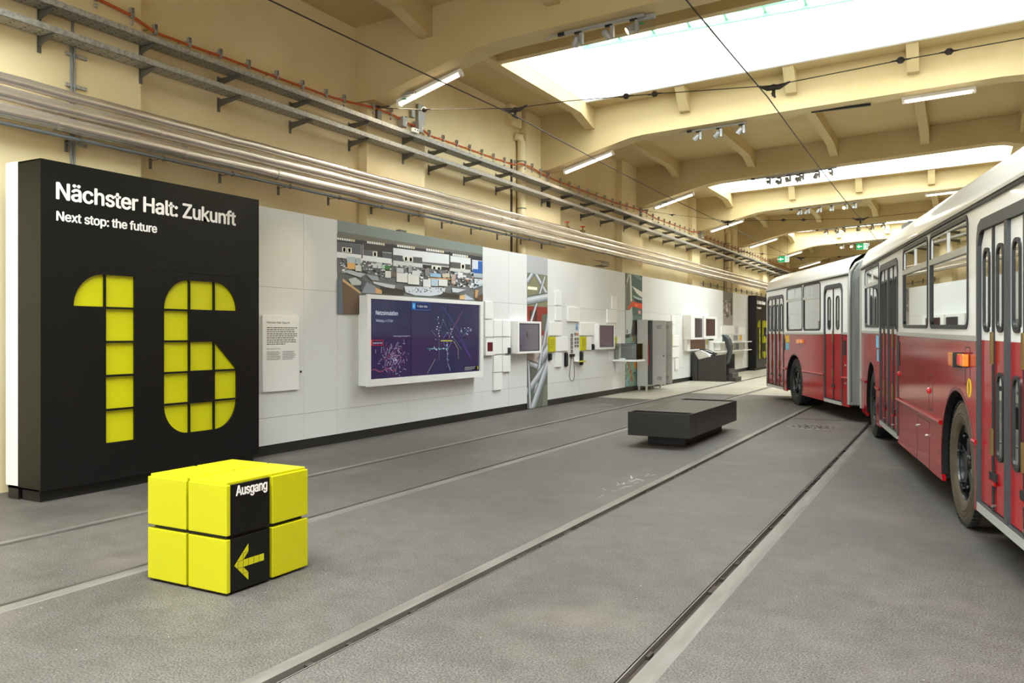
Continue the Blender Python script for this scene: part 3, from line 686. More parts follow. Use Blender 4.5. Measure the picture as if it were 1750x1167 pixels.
for i in range(230):
    t_ = r_.gauss(0, 1); x = 9.68 + r_.gauss(0, .16); y = 1.17 + r_.gauss(0, .12)
    if not (a0 + .03 < x < 10.08 and b0 + .02 < y < 1.43): continue
    an = r_.choice([0, PI / 4, -PI / 4, PI / 2]) + r_.uniform(-.2, .2); ln = r_.uniform(.02, .09)
    cv.line((x, y), (min(x + ln * math.cos(an), 10.1), max(b0 + .01, y + ln * math.sin(an))), .005, r_.choice([(120, 70, 100), (130, 60, 84), (186, 170, 200), (100, 84, 140), (200, 196, 220)]), i % 12 == 0)
for i in range(12): cv.line((9.14 + i * .05, 1.02 + .02 * math.sin(i)), (9.19 + i * .05, 1.0 + .02 * math.sin(i + 1)), .008, (176, 90, 120), False)
def ul(pts, col, wd=.007):
    for p, r2 in zip(pts, pts[1:]): cv.line(p, r2, wd, col)
def sp(x, y): return wp(600 + x / 6.142, 480 + y / 6.142, XF - .03)
ul([sp(1170, 310), sp(1100, 440), sp(1060, 510), sp(1010, 625)], (176, 110, 110)); ul([sp(960, 400), sp(1015, 515), sp(1045, 560), sp(1160, 720)], (80, 130, 130)); ul([sp(1100, 560), sp(1150, 630), sp(1270, 840)], (110, 84, 170)); ul([sp(950, 260), sp(1100, 480), sp(1250, 790)], (58, 62, 116), .03)
ul([sp(1075, 630), sp(1120, 710), sp(1125, 820)], (190, 180, 130)); ul([sp(940, 628), sp(1060, 628)], (206, 200, 60), .016); ul([sp(800, 712), sp(1020, 712)], (44, 120, 120), .018); ul([sp(880, 820), sp(795, 975)], (160, 160, 150)); ul([sp(1010, 640), sp(1008, 760), sp(1012, 860), sp(1040, 940)], (150, 150, 190), .014)
ul([sp(1010, 540), sp(965, 600), sp(975, 670), sp(1020, 700), sp(1050, 650), sp(1030, 580), sp(1010, 540)], (120, 120, 190)); ul([sp(965, 360), sp(970, 420), sp(920, 500), sp(920, 640), sp(920, 830)], (90, 120, 110)); ul([sp(840, 520), sp(890, 580)], (130, 120, 170)); ul([sp(1250, 490), sp(1170, 580)], (130, 130, 196))
for i in range(70):
    x, y = r_.choice([(r_.uniform(820, 1020), 712 + r_.gauss(0, 8)), (920 + r_.gauss(0, 20), r_.uniform(380, 640)), (r_.uniform(1000, 1080), r_.uniform(480, 660)), (r_.uniform(1150, 1260), 560 - r_.uniform(0, 70)), (1010 + r_.gauss(0, 6), r_.uniform(640, 900))])
    p = sp(x, y); s_ = r_.uniform(.006, .014); cv.rect(p[0] - s_, p[0] + s_, p[1] - s_ * .6, p[1] + s_ * .6, r_.choice([(200, 205, 225), (150, 160, 190), (110, 170, 160), (230, 230, 240)]), i % 10 == 0)
cv.rect(11.64, 12.12, .915, .985, (18, 18, 26)); para(cv, 11.66, .968, .38, 4, .008, .016, (190, 190, 196), 5); cv.poly([(12.07, .925), (12.09, .925), (12.105, .95), (12.09, .978), (12.07, .978), (12.085, .95)], (214, 214, 20))
for x in (10.13, 11.135): cv.rect(x - .004, x + .004, b0, b1, (14, 14, 26))
cv.rect(a0, a1, 1.462, 1.468, (24, 24, 46))
rs(cv.mb).build('screen', M['screen'], vw)

# ------------------------------------------------------------------ smaller monitors
def monitor(name, label, y0, y1, z0, z1, xf, scr, bezel=.02, pics=None, cat='monitor', base=(70, 66, 76), fm='whiteb'):
    root = thing(name, label, cat, ((XPAN + xf) / 2, (y0 + y1) / 2, z0))
    F = wallfn(xf)
    MB().prism([(y0, z0), (y1, z0), (y1, z1), (y0, z1)], F, XPAN - xf + .001, -.012).build('housing', M[fm], root, bevel=.003)
    s0, s1, s2, s3 = scr
    MB().ring([(y0, z0), (y1, z0), (y1, z1), (y0, z1)], [(s0, s2), (s1, s2), (s1, s3), (s0, s3)], F, -.012, 0).build('frame', M[fm], root)
    MB().ring([(s0, s2), (s1, s2), (s1, s3), (s0, s3)], [(s0 + bezel, s2 + bezel), (s1 - bezel, s2 + bezel), (s1 - bezel, s3 - bezel), (s0 + bezel, s3 - bezel)], F, -.012, -.004).build('bezel', M['rubberg'], root)
    cv = Canvas(xf - .0118); cv.rect(s0 + bezel, s1 - bezel, s2 + bezel, s3 - bezel, base)
    if pics: pics(cv, s0 + bezel, s1 - bezel, s2 + bezel, s3 - bezel)
    cv.mb.build('screen', M['screen'], root)
    return root
def pic_a(cv, a, b, c_, d):
    cv.rect(a, b, c_, d, (92, 88, 104)); para(cv, a + .06, d - .1, .25, 3, .008, .03, (140, 138, 150), 6); cv.rect(a + .3, a + .36, c_ + .26, c_ + .36, (40, 44, 50)); cv.rect(a + .38, a + .5, c_ + .3, c_ + .305, (60, 60, 70)); cv.rect(a + .03, a + .1, c_ + .04, c_ + .11, (64, 64, 76)); cv.rect(a + .15, a + .6, c_ + .09, c_ + .1, (76, 76, 92))
def pic_b(cv, a, b, c_, d):
    cv.rect(a, b, c_, d, (84, 72, 80)); r2 = random.Random(4)
    for i in range(26):
        y = r2.uniform(c_ + .05, d - .05); x = r2.uniform(a, b - .3); cv.line((x, y), (min(b, x + r2.uniform(.1, .4)), y + r2.uniform(-.02, .02)), .006, r2.choice([(110, 86, 92), (140, 60, 66), (72, 76, 80), (110, 100, 108)]), i % 6 == 0)
monitor('monitor', 'square wall monitor in a white case overlapping the steel tube mural', 13.9, 14.91, 1.148, 1.785, -7.46, (13.96, 14.84, 1.19, 1.744), pics=pic_a)
monitor('monitor', 'square wall monitor with a reddish screen between the yellow sign and showcase', 18.1, 19.17, 1.16, 1.78, -7.52, (18.17, 19.09, 1.205, 1.74), pics=pic_b)
monitor('monitor', 'small white framed tablet with a red screen next to the video wall', 12.87, 13.19, 1.14, 1.455, -7.57, (12.92, 13.12, 1.21, 1.38), .006, base=(92, 36, 36), cat='tablet')
monitor('monitor', 'boxy white wall monitor above the driving simulator, left of the pair', 25.3, 26.64, 1.355, 2.13, -7.36, (25.72, 26.6, 1.41, 2.04), .02, base=(70, 66, 68))
monitor('monitor', 'white framed dark wall monitor above the driving simulator, right of the pair', 26.66, 28.35, 1.36, 2.12, -7.32, (26.9, 28.08, 1.46, 2.04), .01, base=(70, 46, 50))
monitor('monitor', 'low wide brown screen directly behind the driving simulator desk', 25.36, 27.6, .99, 1.35, -7.5, (25.7, 27.5, 1.03, 1.345), .004, base=(92, 70, 60))

# ------------------------------------------------------------------ handsets, signs and small things on the display wall
def handset(label, a0, a1, b0, b1):
    r = thing('handset', label, 'audio handset', (XPAN, (a0 + a1) / 2, b0), group='black audio handsets on the display wall')
    MB().prism(rrect(a0, a1, b0, b1, .01), W, .001, .03).build('cradle', M['blackin'], r)
    MB().prism(rrect(a0 + .03, a1 - .03, b0 + .02, b1 - .02, .02), W, .03, .055).build('receiver', M['rubber'], r)
handset('short black handset holder left of the square monitor', 13.70, 13.86, 1.14, 1.29)
handset('short black handset holder just below the left yellow sign', 15.56, 15.70, .97, 1.12)
handset('tall black handset holder left of the hanging cable loop', 16.38, 16.52, .81, 1.12)
handset('tall black handset holder below the right yellow sign', 17.22, 17.36, .81, 1.12)
handset('short black handset holder left of the reddish monitor', 17.9, 18.03, 1.15, 1.29)
def ysign(label, a0, a1, b0, b1, seed):
    r = thing('yellow_sign', label, 'sign', (XPAN, (a0 + a1) / 2, b0))
    MB().prism([(a0, b0), (a1, b0), (a1, b1), (a0, b1)], W, .001, .04).build('board', M['yellow'], r)
    cv = Canvas(XPAN + .0405); para(cv, a0 + .04, b1 - .06, (a1 - a0) * .7, 6, .01, .035, (110, 104, 20), seed); cv.mb.build('lettering', M['print'], r)
ysign('bright yellow text sign right of the steel tube mural', 15.56, 15.87, 1.15, 1.47, 7)
ysign('bright yellow text sign right of the small photo column', 17.23, 17.54, 1.15, 1.47, 8)
lab(MB().prism([(27.74, 1.16), (28.1, 1.16), (28.1, 1.36), (27.74, 1.36)], W, .001, .04).build('yellow_sign', M['yellow']), 'small yellow sign just right of the low brown screen', 'sign')
lab(MB().prism([(27.76, 1.0), (27.92, 1.0), (27.92, 1.15), (27.76, 1.15)], W, .001, .03).build('handset', M['blackin']), 'dark handset holder under the small yellow sign by the simulator', 'audio handset')
cv = Canvas(XPAN + .002)
cv.rect(17.0, 17.14, 1.61, 1.77, (150, 176, 206)); cv.rect(17.03, 17.1, 1.63, 1.7, (80, 120, 170))
for i, c_ in enumerate([(30, 110, 60), (40, 70, 110), (200, 90, 30), (214, 130, 40)]): cv.rect(16.93 + i * .065, 16.975 + i * .065, 1.49, 1.555, c_, False)
for i in range(5): cv.rect(16.73, 16.85, 1.1 + i * .09, 1.175 + i * .09, (90, 72, 70), False); cv.rect(16.75, 16.8, 1.115 + i * .09, 1.15 + i * .09, (170, 150, 146))
for i in range(3):
    for j in range(2): cv.rect(16.94 + j * .13, 17.04 + j * .13, 1.225 + i * .08, 1.285 + i * .08, (96, 92, 96), False)
lab(cv.mb.build('photo_strip', M['print']), 'columns of small colour photos printed between the two yellow signs', 'photo print')
cl = thing('cable_loop', 'black headphone cable hanging in a long loop below the small photos', 'cable', (XPAN, 16.75, .46))
MB().prism(rrect(16.66, 16.86, 1.02, 1.08, .012), W, .001, .05).build('holder', M['blackin'], cl)
MB().tube([(XPAN + .03, 16.70, 1.02), (XPAN + .03, 16.64, .8), (XPAN + .03, 16.60, .58), (XPAN + .03, 16.66, .49), (XPAN + .03, 16.75, .465), (XPAN + .03, 16.84, .5), (XPAN + .03, 16.87, .6), (XPAN + .03, 16.85, .85), (XPAN + .03, 16.82, 1.02)], .007, 6).build('cable', M['blackin'], cl, smooth=True)
sh = thing('leaflet_shelf', 'tiny yellow edged shelf under the small photos', 'shelf', (XPAN, 17.1, .88))
MB().box(XPAN + .001, XPAN + .12, 16.92, 17.3, .9, .915).build('board', M['whiteb'], sh); MB().box(XPAN + .12, XPAN + .124, 16.92, 17.3, .89, .925).build('front_edge', M['yellow'], sh)
lab(MB().box(-7.86, -7.78, 9.62 + .9, 9.8 + .9, 3.14, 3.2).build('junction_box', M['galvd']), 'small metal box on top of the display wall above the control room mural', 'box')

# far tiles with pictures
def ftile(name, label, a0, a1, b0, b1, col, cat='picture panel', col2=None, f=.4):
    cv = Canvas(XPAN + .031); cv.rect(a0, a1, b0, b1, col)
    if col2: cv.rect(a0 + (a1 - a0) * f, a1 - .02, b0 + .03, b1 - .03, col2)
    r = thing(name, label, cat, (XPAN, (a0 + a1) / 2, b0))
    MB().prism([(a0, b0), (a1, b0), (a1, b1), (a0, b1)], W, .001, .03).build('board', M['whiteb'], r); cv.mb.build('print', M['print'], r)
ftile('picture_panel', 'narrow dark green picture tile left of the black simulator seat', 30.15, 30.5, 1.25, 1.5, (70, 96, 78))
ftile('picture_panel', 'grey and dark picture tile right of the seat headrest', 31.45, 32.6, 1.25, 1.5, (196, 196, 190), col2=(120, 124, 126))
ftile('picture_panel', 'picture tile with an ochre yellow strip near the far sign', 32.65, 33.3, 1.25, 1.5, (198, 190, 170), col2=(212, 160, 50))
ftile('picture_panel', 'pale lilac printed tile above the ochre picture tile', 32.05, 32.68, 1.52, 1.84, (206, 200, 206), col2=(190, 180, 196), f=.2)
ftile('picture_panel', 'blue grey picture tile below the long far shelf, behind the seat', 30.6, 31.4, .93, 1.18, (164, 176, 184), col2=(110, 120, 124))
ftile('picture_panel', 'speckled grey picture tile below the long far shelf', 31.9, 32.8, .9, 1.17, (150, 154, 156), col2=(96, 104, 110))
ftile('picture_panel', 'pale picture tile with brown edge below the far shelf, nearest the far sign', 32.85, 33.85, .9, 1.17, (190, 192, 186), col2=(166, 150, 140), f=.8)
fs = thing('wall_shelf', 'long white wall shelf behind the driver seat between picture tiles', 'shelf', (XPAN, 31.5, 1.2))
MB().box(XPAN + .001, XPAN + .3, 29.0, 33.9, 1.2, 1.235).build('board', M['whiteb'], fs); MB().box(XPAN + .001, XPAN + .22, 29.1, 29.16, .95, 1.2).build('bracket', M['whiteb'], fs); MB().box(XPAN + .001, XPAN + .3, 29.0, 33.9, .87, .9).build('lower_board', M['whiteb'], fs)
lab(MB().prism([(28.37, 1.3), (28.46, 1.3), (28.46, 2.1), (28.37, 2.1)], W, .001, .16).build('colour_strip', mat('multicolour_strip', (90, 80, 90), .6)), 'narrow dark coloured strip on the right edge of the simulator monitors', 'panel')
# ================================================================== YELLOW EXIT CUBE
cx0, cx1, cy0, cy1 = -4.44, -3.745, 3.375, 4.055
cube = thing('exit_cube', 'yellow block of eight cubes on the floor with a black exit arrow side', 'sign cube', ((cx0 + cx1) / 2, (cy0 + cy1) / 2, 0))
MB().box(cx0 + .03, cx1 - .03, cy0 + .03, cy1 - .03, .0, .635).build('core', M['blackin'], cube)
xm, ym_, zm = -4.083, 3.728, .34
g = .011
def cpanel(name, x0, x1, y0, y1, z0, z1, m_, **k): return MB().box(x0, x1, y0, y1, z0, z1).build(name, M[m_], cube, bevel=.004, **k)
xs2 = ((cx0, xm - g), (xm + g, cx1)); ys2 = ((cy0, ym_ - g), (ym_ + g, cy1)); zs2 = ((.015, zm - g), (zm + g, .648))
for (a, b) in xs2:
    for (c_, d) in zs2:
        cpanel('side_panel', a, b, cy0, cy0 + .03, c_, d, 'yellow'); cpanel('side_panel', a, b, cy1 - .03, cy1, c_, d, 'yellow')
for (a, b) in ys2:
    for (c_, d) in zs2:
        front = a == cy0
        cpanel('side_panel', cx1 - .03, cx1, a + (.03 if front else 0), b - (0 if front else .03), c_, d, 'black' if front else 'yellow', **({'label': 'black side panel with white lettering' if c_ > .3 else 'black side panel with yellow arrow'} if front else {}))
        cpanel('side_panel', cx0, cx0 + .03, a + (.03 if front else 0), b - (0 if front else .03), c_, d, 'yellow')
for (a, b) in xs2:
    for (c_, d) in ys2: cpanel('top_panel', a + (.012 if a == cx0 else 0), b - (.012 if b == cx1 else 0), c_ + (.012 if c_ == cy0 else 0), d - (.012 if d == cy1 else 0), .635, .665, 'yellow')
FC = wallfn(cx1)
t = MB(); put(t, text('Ausgang', .058, .245, .04), FC, 3.447, .578); t.build('lettering', M['letter'], cube)
ar = MB(); ar.prism([(3.433, .166), (3.54, .058), (3.54, .105), (3.499, .145), (3.666, .145), (3.666, .187), (3.499, .187), (3.54, .227), (3.54, .274)], FC, .0005, .002)
gl_ = MB()
for a0_, a1_, b0_, b1_ in ((3.4565, 3.4585, .143, .19), (3.498, 3.5, .1, .232), (3.54, 3.542, .145, .187), (3.582, 3.584, .145, .187), (3.624, 3.626, .145, .187), (3.452, 3.5, .186, .188), (3.452, 3.5, .144, .146), (3.498, 3.54, .227, .229), (3.498, 3.54, .104, .106)):
    gl_.prism([(a0_, b0_), (a1_, b0_), (a1_, b1_), (a0_, b1_)], FC, .002, .0028)
gl_.build('arrow_grid', M['blackin'], cube)
ar.build('arrow', M['yellow'], cube)

# ================================================================== BENCH
bn = thing('bench', 'low long anthracite bench with sunken ends between the middle rails', 'bench', (-3.54, 11.95, 0))
bx0, bx1, by0, by1 = -3.98, -3.11, 10.63, 13.26
MB().box(bx0, bx1, by0 + .28, by1 - .28, .14, .46).build('seat', M['bench'], bn, bevel=.004)
for (a, b) in ((by0, by0 + .275), (by1 - .275, by1)):
    e = MB(); e.ring([(bx0, a), (bx1, a), (bx1, b), (bx0, b)], [(bx0 + .02, a + .02), (bx1 - .02, a + .02), (bx1 - .02, b - .005), (bx0 + .02, b - .005)], lambda p, q_, d: (p, q_, d), .14, .46)
    e.box(bx0 + .02, bx1 - .02, a + .02, b - .005, .14, .22); e.build('end_tray', M['bench'], bn)
MB().box(-3.81, -3.27, 10.97, 12.95, 0, .14).build('plinth', M['blackin'], bn)

# ================================================================== LOCKERS
lk = thing('locker', 'grey steel double locker with both doors open against the display wall', 'locker', (-7.47, 21.7, 0))
lx0, lx1, ly0, ly1 = -7.61, -7.3, 21.0, 22.3; lm = 21.4
z0, z1 = .14, 1.9
MB().box(lx0, lx1, ly0, ly0 + .015, z0, z1).build('side_panel', M['locker'], lk)
MB().box(lx0, lx1, ly1 - .015, ly1, z0, z1).build('side_panel', M['locker'], lk)
MB().box(lx0, lx1, lm, lm + .015, z0, z1).build('partition', M['lockerin'], lk)
MB().box(lx0, lx1, ly0, ly1, z1, z1 + .015).build('top', M['locker'], lk); MB().box(lx0, lx1, ly0, ly1, z0 - .02, z0).build('bottom', M['locker'], lk)
MB().box(lx0, lx0 + .01, ly0, ly1, z0, z1).build('back_panel', M['lockerin'], lk); MB().box(lx0, lx1 - .02, ly0 + .015, lm, 1.62, 1.635).build('shelf', M['lockerin'], lk)
for y in (ly0 + .06, ly1 - .06):
    for x in (lx1 - .05, lx0 + .05):
        MB().prism([(-.05, .12), (.05, .12), (.03, 0), (-.03, 0)], lambda a, b, d, x=x, y=y: (x + d, y + a, b), -.02, .02).build('leg', M['locker'], lk)
for y, wdt in ((lm, .37), (22.05, .35)):
    d = MB().box(lx1 + .002, lx1 + wdt, y, y + .02, z0 + .01, z1 - .01).build('door', M['locker'], lk, bevel=.002)
    v = MB(); xm2 = lx1 + wdt / 2 + .01
    for zc in (1.72, .32):
        for i in range(5): v.box(xm2 - .07, xm2 + .07, y - .004, y + .001, zc - .05 + i * .022, zc - .042 + i * .022)
    v.build('louvre', M['lockerin'], d)
    f = MB().ring([(lx1 + .02, z0 + .04), (lx1 + wdt - .02, z0 + .04), (lx1 + wdt - .02, z1 - .04), (lx1 + .02, z1 - .04)], [(lx1 + .03, z0 + .05), (lx1 + wdt - .03, z0 + .05), (lx1 + wdt - .03, z1 - .05), (lx1 + .03, z1 - .05)], lambda a, b, dd_: (a, y + dd_, b), -.004, .001)
    for dx in (-.09, .09): f.box(xm2 + dx - .006, xm2 + dx + .006, y - .004, y, .42, 1.62)
    f.build('pressed_frame', M['locker'], d)
    MB().box(lx1 + wdt - .07, lx1 + wdt - .03, y - .02, y, .92, .96).build('handle', M['chrome'], d)
rc = MB().prism([(21.06, 1.5), (21.12, 1.48), (21.2, 1.1), (21.24, .72), (21.12, .66), (21.09, 1.0), (21.04, 1.35)], lambda a, b, d: (lx1 - .03 - d, a, b), 0, .07).build('red_garment', M['redcloth'], bevel=.015)
lab(rc, 'red garment hanging inside the open grey locker', 'garment')

# ================================================================== SHOWCASE
sc_ = thing('showcase', 'clear acrylic case on a white wall bracket in front of the lockers', 'showcase', (-7.3, 19.6, .84))
MB().box(XPAN + .001, -6.95, 19.25, 19.8, .84, .885).build('shelf_board', M['whiteb'], sc_, bevel=.003)
MB().prism([(XPAN + .001, .84), (XPAN + .3, .84), (XPAN + .001, .5)], lambda a, b, d: (a, d, b), 19.5, 19.53).build('bracket', M['whiteb'], sc_)
gl = MB()
for (a, b, c_, d) in ((XPAN + .05, -7.0, 19.3, 19.306), (XPAN + .05, -7.0, 19.744, 19.75)): gl.box(a, b, c_, d, .886, 1.285)
gl.box(-7.006, -7.0, 19.3, 19.75, .886, 1.285); gl.box(XPAN + .05, -7.0, 19.3, 19.75, 1.285, 1.29); gl.build('glass_cover', M['clear'], sc_)
eg = MB()
for x in (XPAN + .052, -7.002):
    for y in (19.302, 19.748): eg.box(x - .004, x + .004, y - .004, y + .004, .886, 1.29)
for y in (19.302, 19.748): eg.box(XPAN + .05, -7.0, y - .003, y + .003, 1.284, 1.291)
eg.build('cover_edge', M['rubberg'], sc_)
MB().box(XPAN + .06, -7.28, 19.735, 19.742, .89, 1.28).build('back_panel', mat('grey_card', (140, 142, 146), .6), sc_)
for i, (dx, dy, an) in enumerate(((.1, .1, .3), (.22, .2, .9), (.36, .12, -.4))):
    o = MB().obox((XPAN + .1 + dx, 19.36 + dy, .9), (.07 * math.cos(an), .07 * math.sin(an), 0), (-.012 * math.sin(an), .012 * math.cos(an), 0), (0, 0, .012)).build('exhibit_tool', M['chrome'])
    lab(o, ['small bright metal tool lying at the back left inside the acrylic case', 'small bright metal tool lying in the middle of the acrylic case', 'small bright metal tool lying at the front of the acrylic case'][i], 'tool', 'metal tools in the acrylic case')

# ================================================================== DRIVING SIMULATOR
sm = thing('driving_simulator', 'dark grey tram driving simulator desk with sloping sides in front of the monitors', 'simulator', (-7.1, 26.6, 0))
XZ = lambda a, b, d: (a, d, b)
MB().prism([(-7.55, 0), (-7.385, 0), (-7.385, .72), (-7.5, .94), (-7.55, .93)], XZ, 26.1, 27.3).build('cabinet', M['simg'], sm, bevel=.004)
MB().prism([(-7.365, 0), (-6.46, 0), (-6.46, .87), (-6.8, .84), (-7.365, .69)], XZ, 26.1, 26.14).build('side_panel', M['simg'], sm, bevel=.003)
MB().prism([(-7.365, 0), (-6.46, 0), (-6.46, .87), (-6.8, .84), (-7.365, .69)], XZ, 27.26, 27.3).build('side_panel', M['simg'], sm, bevel=.003)
MB().box(-7.365, -6.46, 26.14, 27.26, 0, .15).build('floor_box', M['simg'], sm)
MB().prism([(-7.5, .93), (-7.36, .7), (-7.05, .68), (-6.98, .78), (-7.1, .92), (-7.3, 1.0)], XZ, 26.16, 27.2).build('control_desk', M['whiteb'], sm, label='pale sloping control desk top')
sc2 = MB(); sc2.tube([(-7.35, 26.3, 1.02), (-7.1, 26.35, .93), (-6.9, 26.4, .85), (-6.95, 26.9, .86), (-7.2, 26.9, .97), (-7.35, 26.85, 1.02), (-7.35, 26.3, 1.02)], .022, 8)
sc2.tube([(-7.35, 26.6, 1.02), (-6.92, 26.6, .86)], .016, 6); sc2.box(-7.1, -6.98, 26.3, 26.9, .76, .84); sc2.build('control_lever', M['blackin'], sm)
st = MB().box(-6.455, -6.2, 26.3, 27.1, 0, .13); st.box(-6.455, -6.3, 26.3, 27.1, .13, .26); st.box(-6.455, -6.4, 26.3, 27.1, .26, .4); st.build('step', M['simg'], sm)
dsx = MB(); dsx.prism([(-6.86, .82), (-6.55, .88), (-6.52, .98), (-6.6, 1.25), (-6.66, 1.42), (-6.72, 1.49), (-6.6, 1.5), (-6.5, 1.38), (-6.43, 1.15), (-6.45, .9), (-6.55, .55), (-6.75, .5), (-6.86, .7)], XZ, 26.5, 26.95)
lab(dsx.build('driver_seat', M['seat'], bevel=.03), 'black high backed driver seat behind the simulator desk', 'seat')

# ================================================================== FLOOR COVERS
mh = thing('manhole_cover', 'round patterned iron cover set in the floor in front of the bus joint', 'manhole cover', (-2.06, 14.1, 0))
fl = lambda a, b, d: (-2.06 + a, 14.1 + b, d)
MB().lathe([(.001, .006), (.4, .006), (.42, .001)], fl, 40).build('lid', M['steelplate'], mh)
k = MB()
for i in range(16):
    for r in (.12, .22, .32):
        an = i * PI / 8 + r * 3; k.obox((-2.06 + r * math.cos(an), 14.1 + r * math.sin(an), .008), (.022 * math.cos(an), .022 * math.sin(an), 0), (-.012 * math.sin(an), .012 * math.cos(an), 0), (0, 0, .002))
k.build('stud_pattern', M['blackin'], mh)
dr = thing('drain_grate', 'narrow dark slotted drain across the track just before the bus', 'drain', (-2.0, 15.42, 0))
MB().box(-2.6, -1.34, 15.36, 15.5, .0005, .004).build('frame', M['steelplate'], dr)
s = MB(); [s.box(-2.58 + i * .03, -2.565 + i * .03, 15.38, 15.48, .004, .006) for i in range(41)]; s.build('slot', M['blackin'], dr)
m2 = MB().lathe([(.001, .004), (.3, .004), (.31, .0005)], lambda a, b, d: (-6.75 + a, 16.35 + b, d), 32).build('manhole_cover', M['steelplate']); lab(m2, 'worn round iron cover near the display wall below the yellow signs', 'manhole cover')
r_ = random.Random(12); sk = MB()
for i in range(26):
    a = r_.gauss(0, .32); b = r_.gauss(0, .16); x, y = -2.98 + b * .5, 7.9 + a
    sk.tube([(x, y, .0008), (x + r_.uniform(-.09, .09), y + r_.uniform(.02, .14), .0008)], r_.uniform(.002, .006), 4)
sk.v = [(v[0], v[1], max(.0004, min(v[2], .0016))) for v in sk.v]
lab(sk.build('chalk_scuff', M['chalk'], kind='stuff'), 'white scratches on the asphalt left of the third rail', 'scuff marks')

# ================================================================== PIPES, TRAYS, CABLES ON THE LEFT WALL
YA, YB = 2.6, 50.0
def pipe(name, label, z, r, x, y0=YA, y1=YB, m_='lag', joint=True, r2=None, ysw=None):
    root = thing(name, label, 'pipe', (x, y0, z))
    rn = random.Random(int(z * 1000)); path = []; rad = []; y = y0
    while y < y1:
        rr_ = r if (r2 is None or y < ysw) else r2
        path.append((x + rn.uniform(-.004, .004), y, z + rn.uniform(-.004, .004))); rad.append(rr_ * rn.uniform(.965, 1.02) if joint else rr_)
        y += rn.uniform(.25, .5) if joint else 3
    path.append((x, y1, z)); rad.append(rr_)
    MB().tube(path, rad, 20).build('pipe_run', M[m_], root, smooth=True)
    if joint:
        y = y0 + rn.uniform(.3, 1)
        while y < y1:
            rr_ = r if (r2 is None or y < ysw) else r2
            MB().tube([(x, y, z), (x, y + .05, z)], rr_ * 1.035, 20, caps=False).build('lap_joint', M[m_], root); y += rn.uniform(1.2, 2.0)
    return root
p1 = pipe('pipe', 'top one of the three silver lagged pipes along the left wall', 3.935, .056, -7.86, r2=.04, ysw=17.8)
pipe('pipe', 'middle one of the three silver lagged pipes along the left wall', 3.80, .068, -7.87)
pipe('pipe', 'lowest and thickest of the three silver lagged pipes along the left wall', 3.643, .077, -7.88)
vl = thing('valve', 'small brass valve pair on the top silver pipe above the steel tube mural', 'valve', (-7.86, 17.4, 3.99))
for y in (17.0, 17.9):
    b_ = MB(); b_.tube([(-7.84, y, 3.97), (-7.84, y, 4.09)], .02, 8); b_.box(-7.9, -7.8, y - .05, y + .05, 3.97, 4.01); b_.build('valve_body', M['brass'], vl)
    wv = MB(); wv.lathe([(.055, -.008), (.07, 0), (.055, .008)], lambda a, b, d, y=y: (-7.84 + a, y + b, 4.1 + d), 16); wv.box(-7.91, -7.77, y - .006, y + .006, 4.095, 4.105); wv.build('handwheel', M['redcloth'], vl)
cdt = pipe('conduit', 'thin grey conduit running below the three silver pipes', 3.525, .02, -7.9, y1=17.0, m_='conduit', joint=False)
c2 = MB(); y = 3.2
while y < 17:
    hk = MB(); hk.tube([(-7.9, y, 3.525), (-7.9, y + .02, 3.525)], .03, 10); hk.box(-8.09, -7.9, y - .03, y - .022, 3.51, 3.518); hk.box(-8.09, -8.07, y - .04, y - .01, 3.42, 3.54); y += 1.0
    hk.build('pipe_clip', M['galvd'], cdt)
fc = pipe('conduit', 'thin grey conduit with short hangers far along the left wall', 3.36, .012, -8.07, y0=28.95, y1=46, m_='conduit', joint=False)
[MB().box(-8.09, -8.05, 29.3 + i * 1.0, 29.33 + i * 1.0, 3.28, 3.45).build('pipe_clip', M['galvd'], fc) for i in range(16)]
def tray(name, label, z):
    root = thing(name, label, 'cable tray', (-7.96, YA, z))
    x0, x1 = -8.075, -7.85; y = YA; i = 0
    while y < YB:
        y2 = min(y + 3.0 if i else y + 1.55, YB)
        t = MB(); t.box(x0, x1, y + .004, y2 - .004, z, z + .003); t.box(x1 - .003, x1, y + .004, y2 - .004, z, z + .066); t.box(x0, x0 + .003, y + .004, y2 - .004, z, z + .066)
        o = t.build('tray_section', M['galv'], root)
        if y < 14:
            h = MB(); yy = y + .1
            while yy < y2 - .05:
                for xx in (-8.03, -7.965, -7.9): h.box(xx - .006, xx + .006, yy, yy + .022, z - .0015, z + .0005)
                yy += .14
            h.build('slot', M['blackin'], o)
        y = y2; i += 1
    for yb_ in [3.6, 4.9, 6.06, 7.31, 8.58, 9.85, 11.03, 12.02, 13.2, 14.43, 16.19, 17.4, 18.7, 20.0, 21.3, 22.6, 23.9, 25.2, 26.5, 27.8, 29.1, 30.4, 31.7, 33, 34.3, 35.6, 36.9, 38.2, 39.5, 40.8, 42.1, 43.4, 44.7, 46]:
        onp = any(a <= yb_ <= b for a, b in PIL); xw = XP if onp else XR
        b_ = MB(); b_.box(xw + .001, xw + .012, yb_ - .02, yb_ + .02, z - .16, z + .02)
        b_.prism([(xw + .012, z - .002), (xw + .012, z - .1), (x1 - .02, z - .035), (x1 - .02, z - .002)], lambda p, q_, d: (p, d, q_), yb_ - .003, yb_ + .003); b_.box(xw + .012, x1 - .02, yb_ - .003, yb_ + .022, z - .006, z - .002)
        b_.build('bracket', M['galvd'], root)
    return root
tray('cable_tray', 'lower galvanised cable tray on brackets above the silver pipes', 4.525)
tray('cable_tray', 'upper galvanised cable tray directly below the orange cable', 4.79)
oc = thing('orange_cable', 'orange cable clipped along the wall above the upper cable tray', 'cable', (-8.05, YA, 5.0))
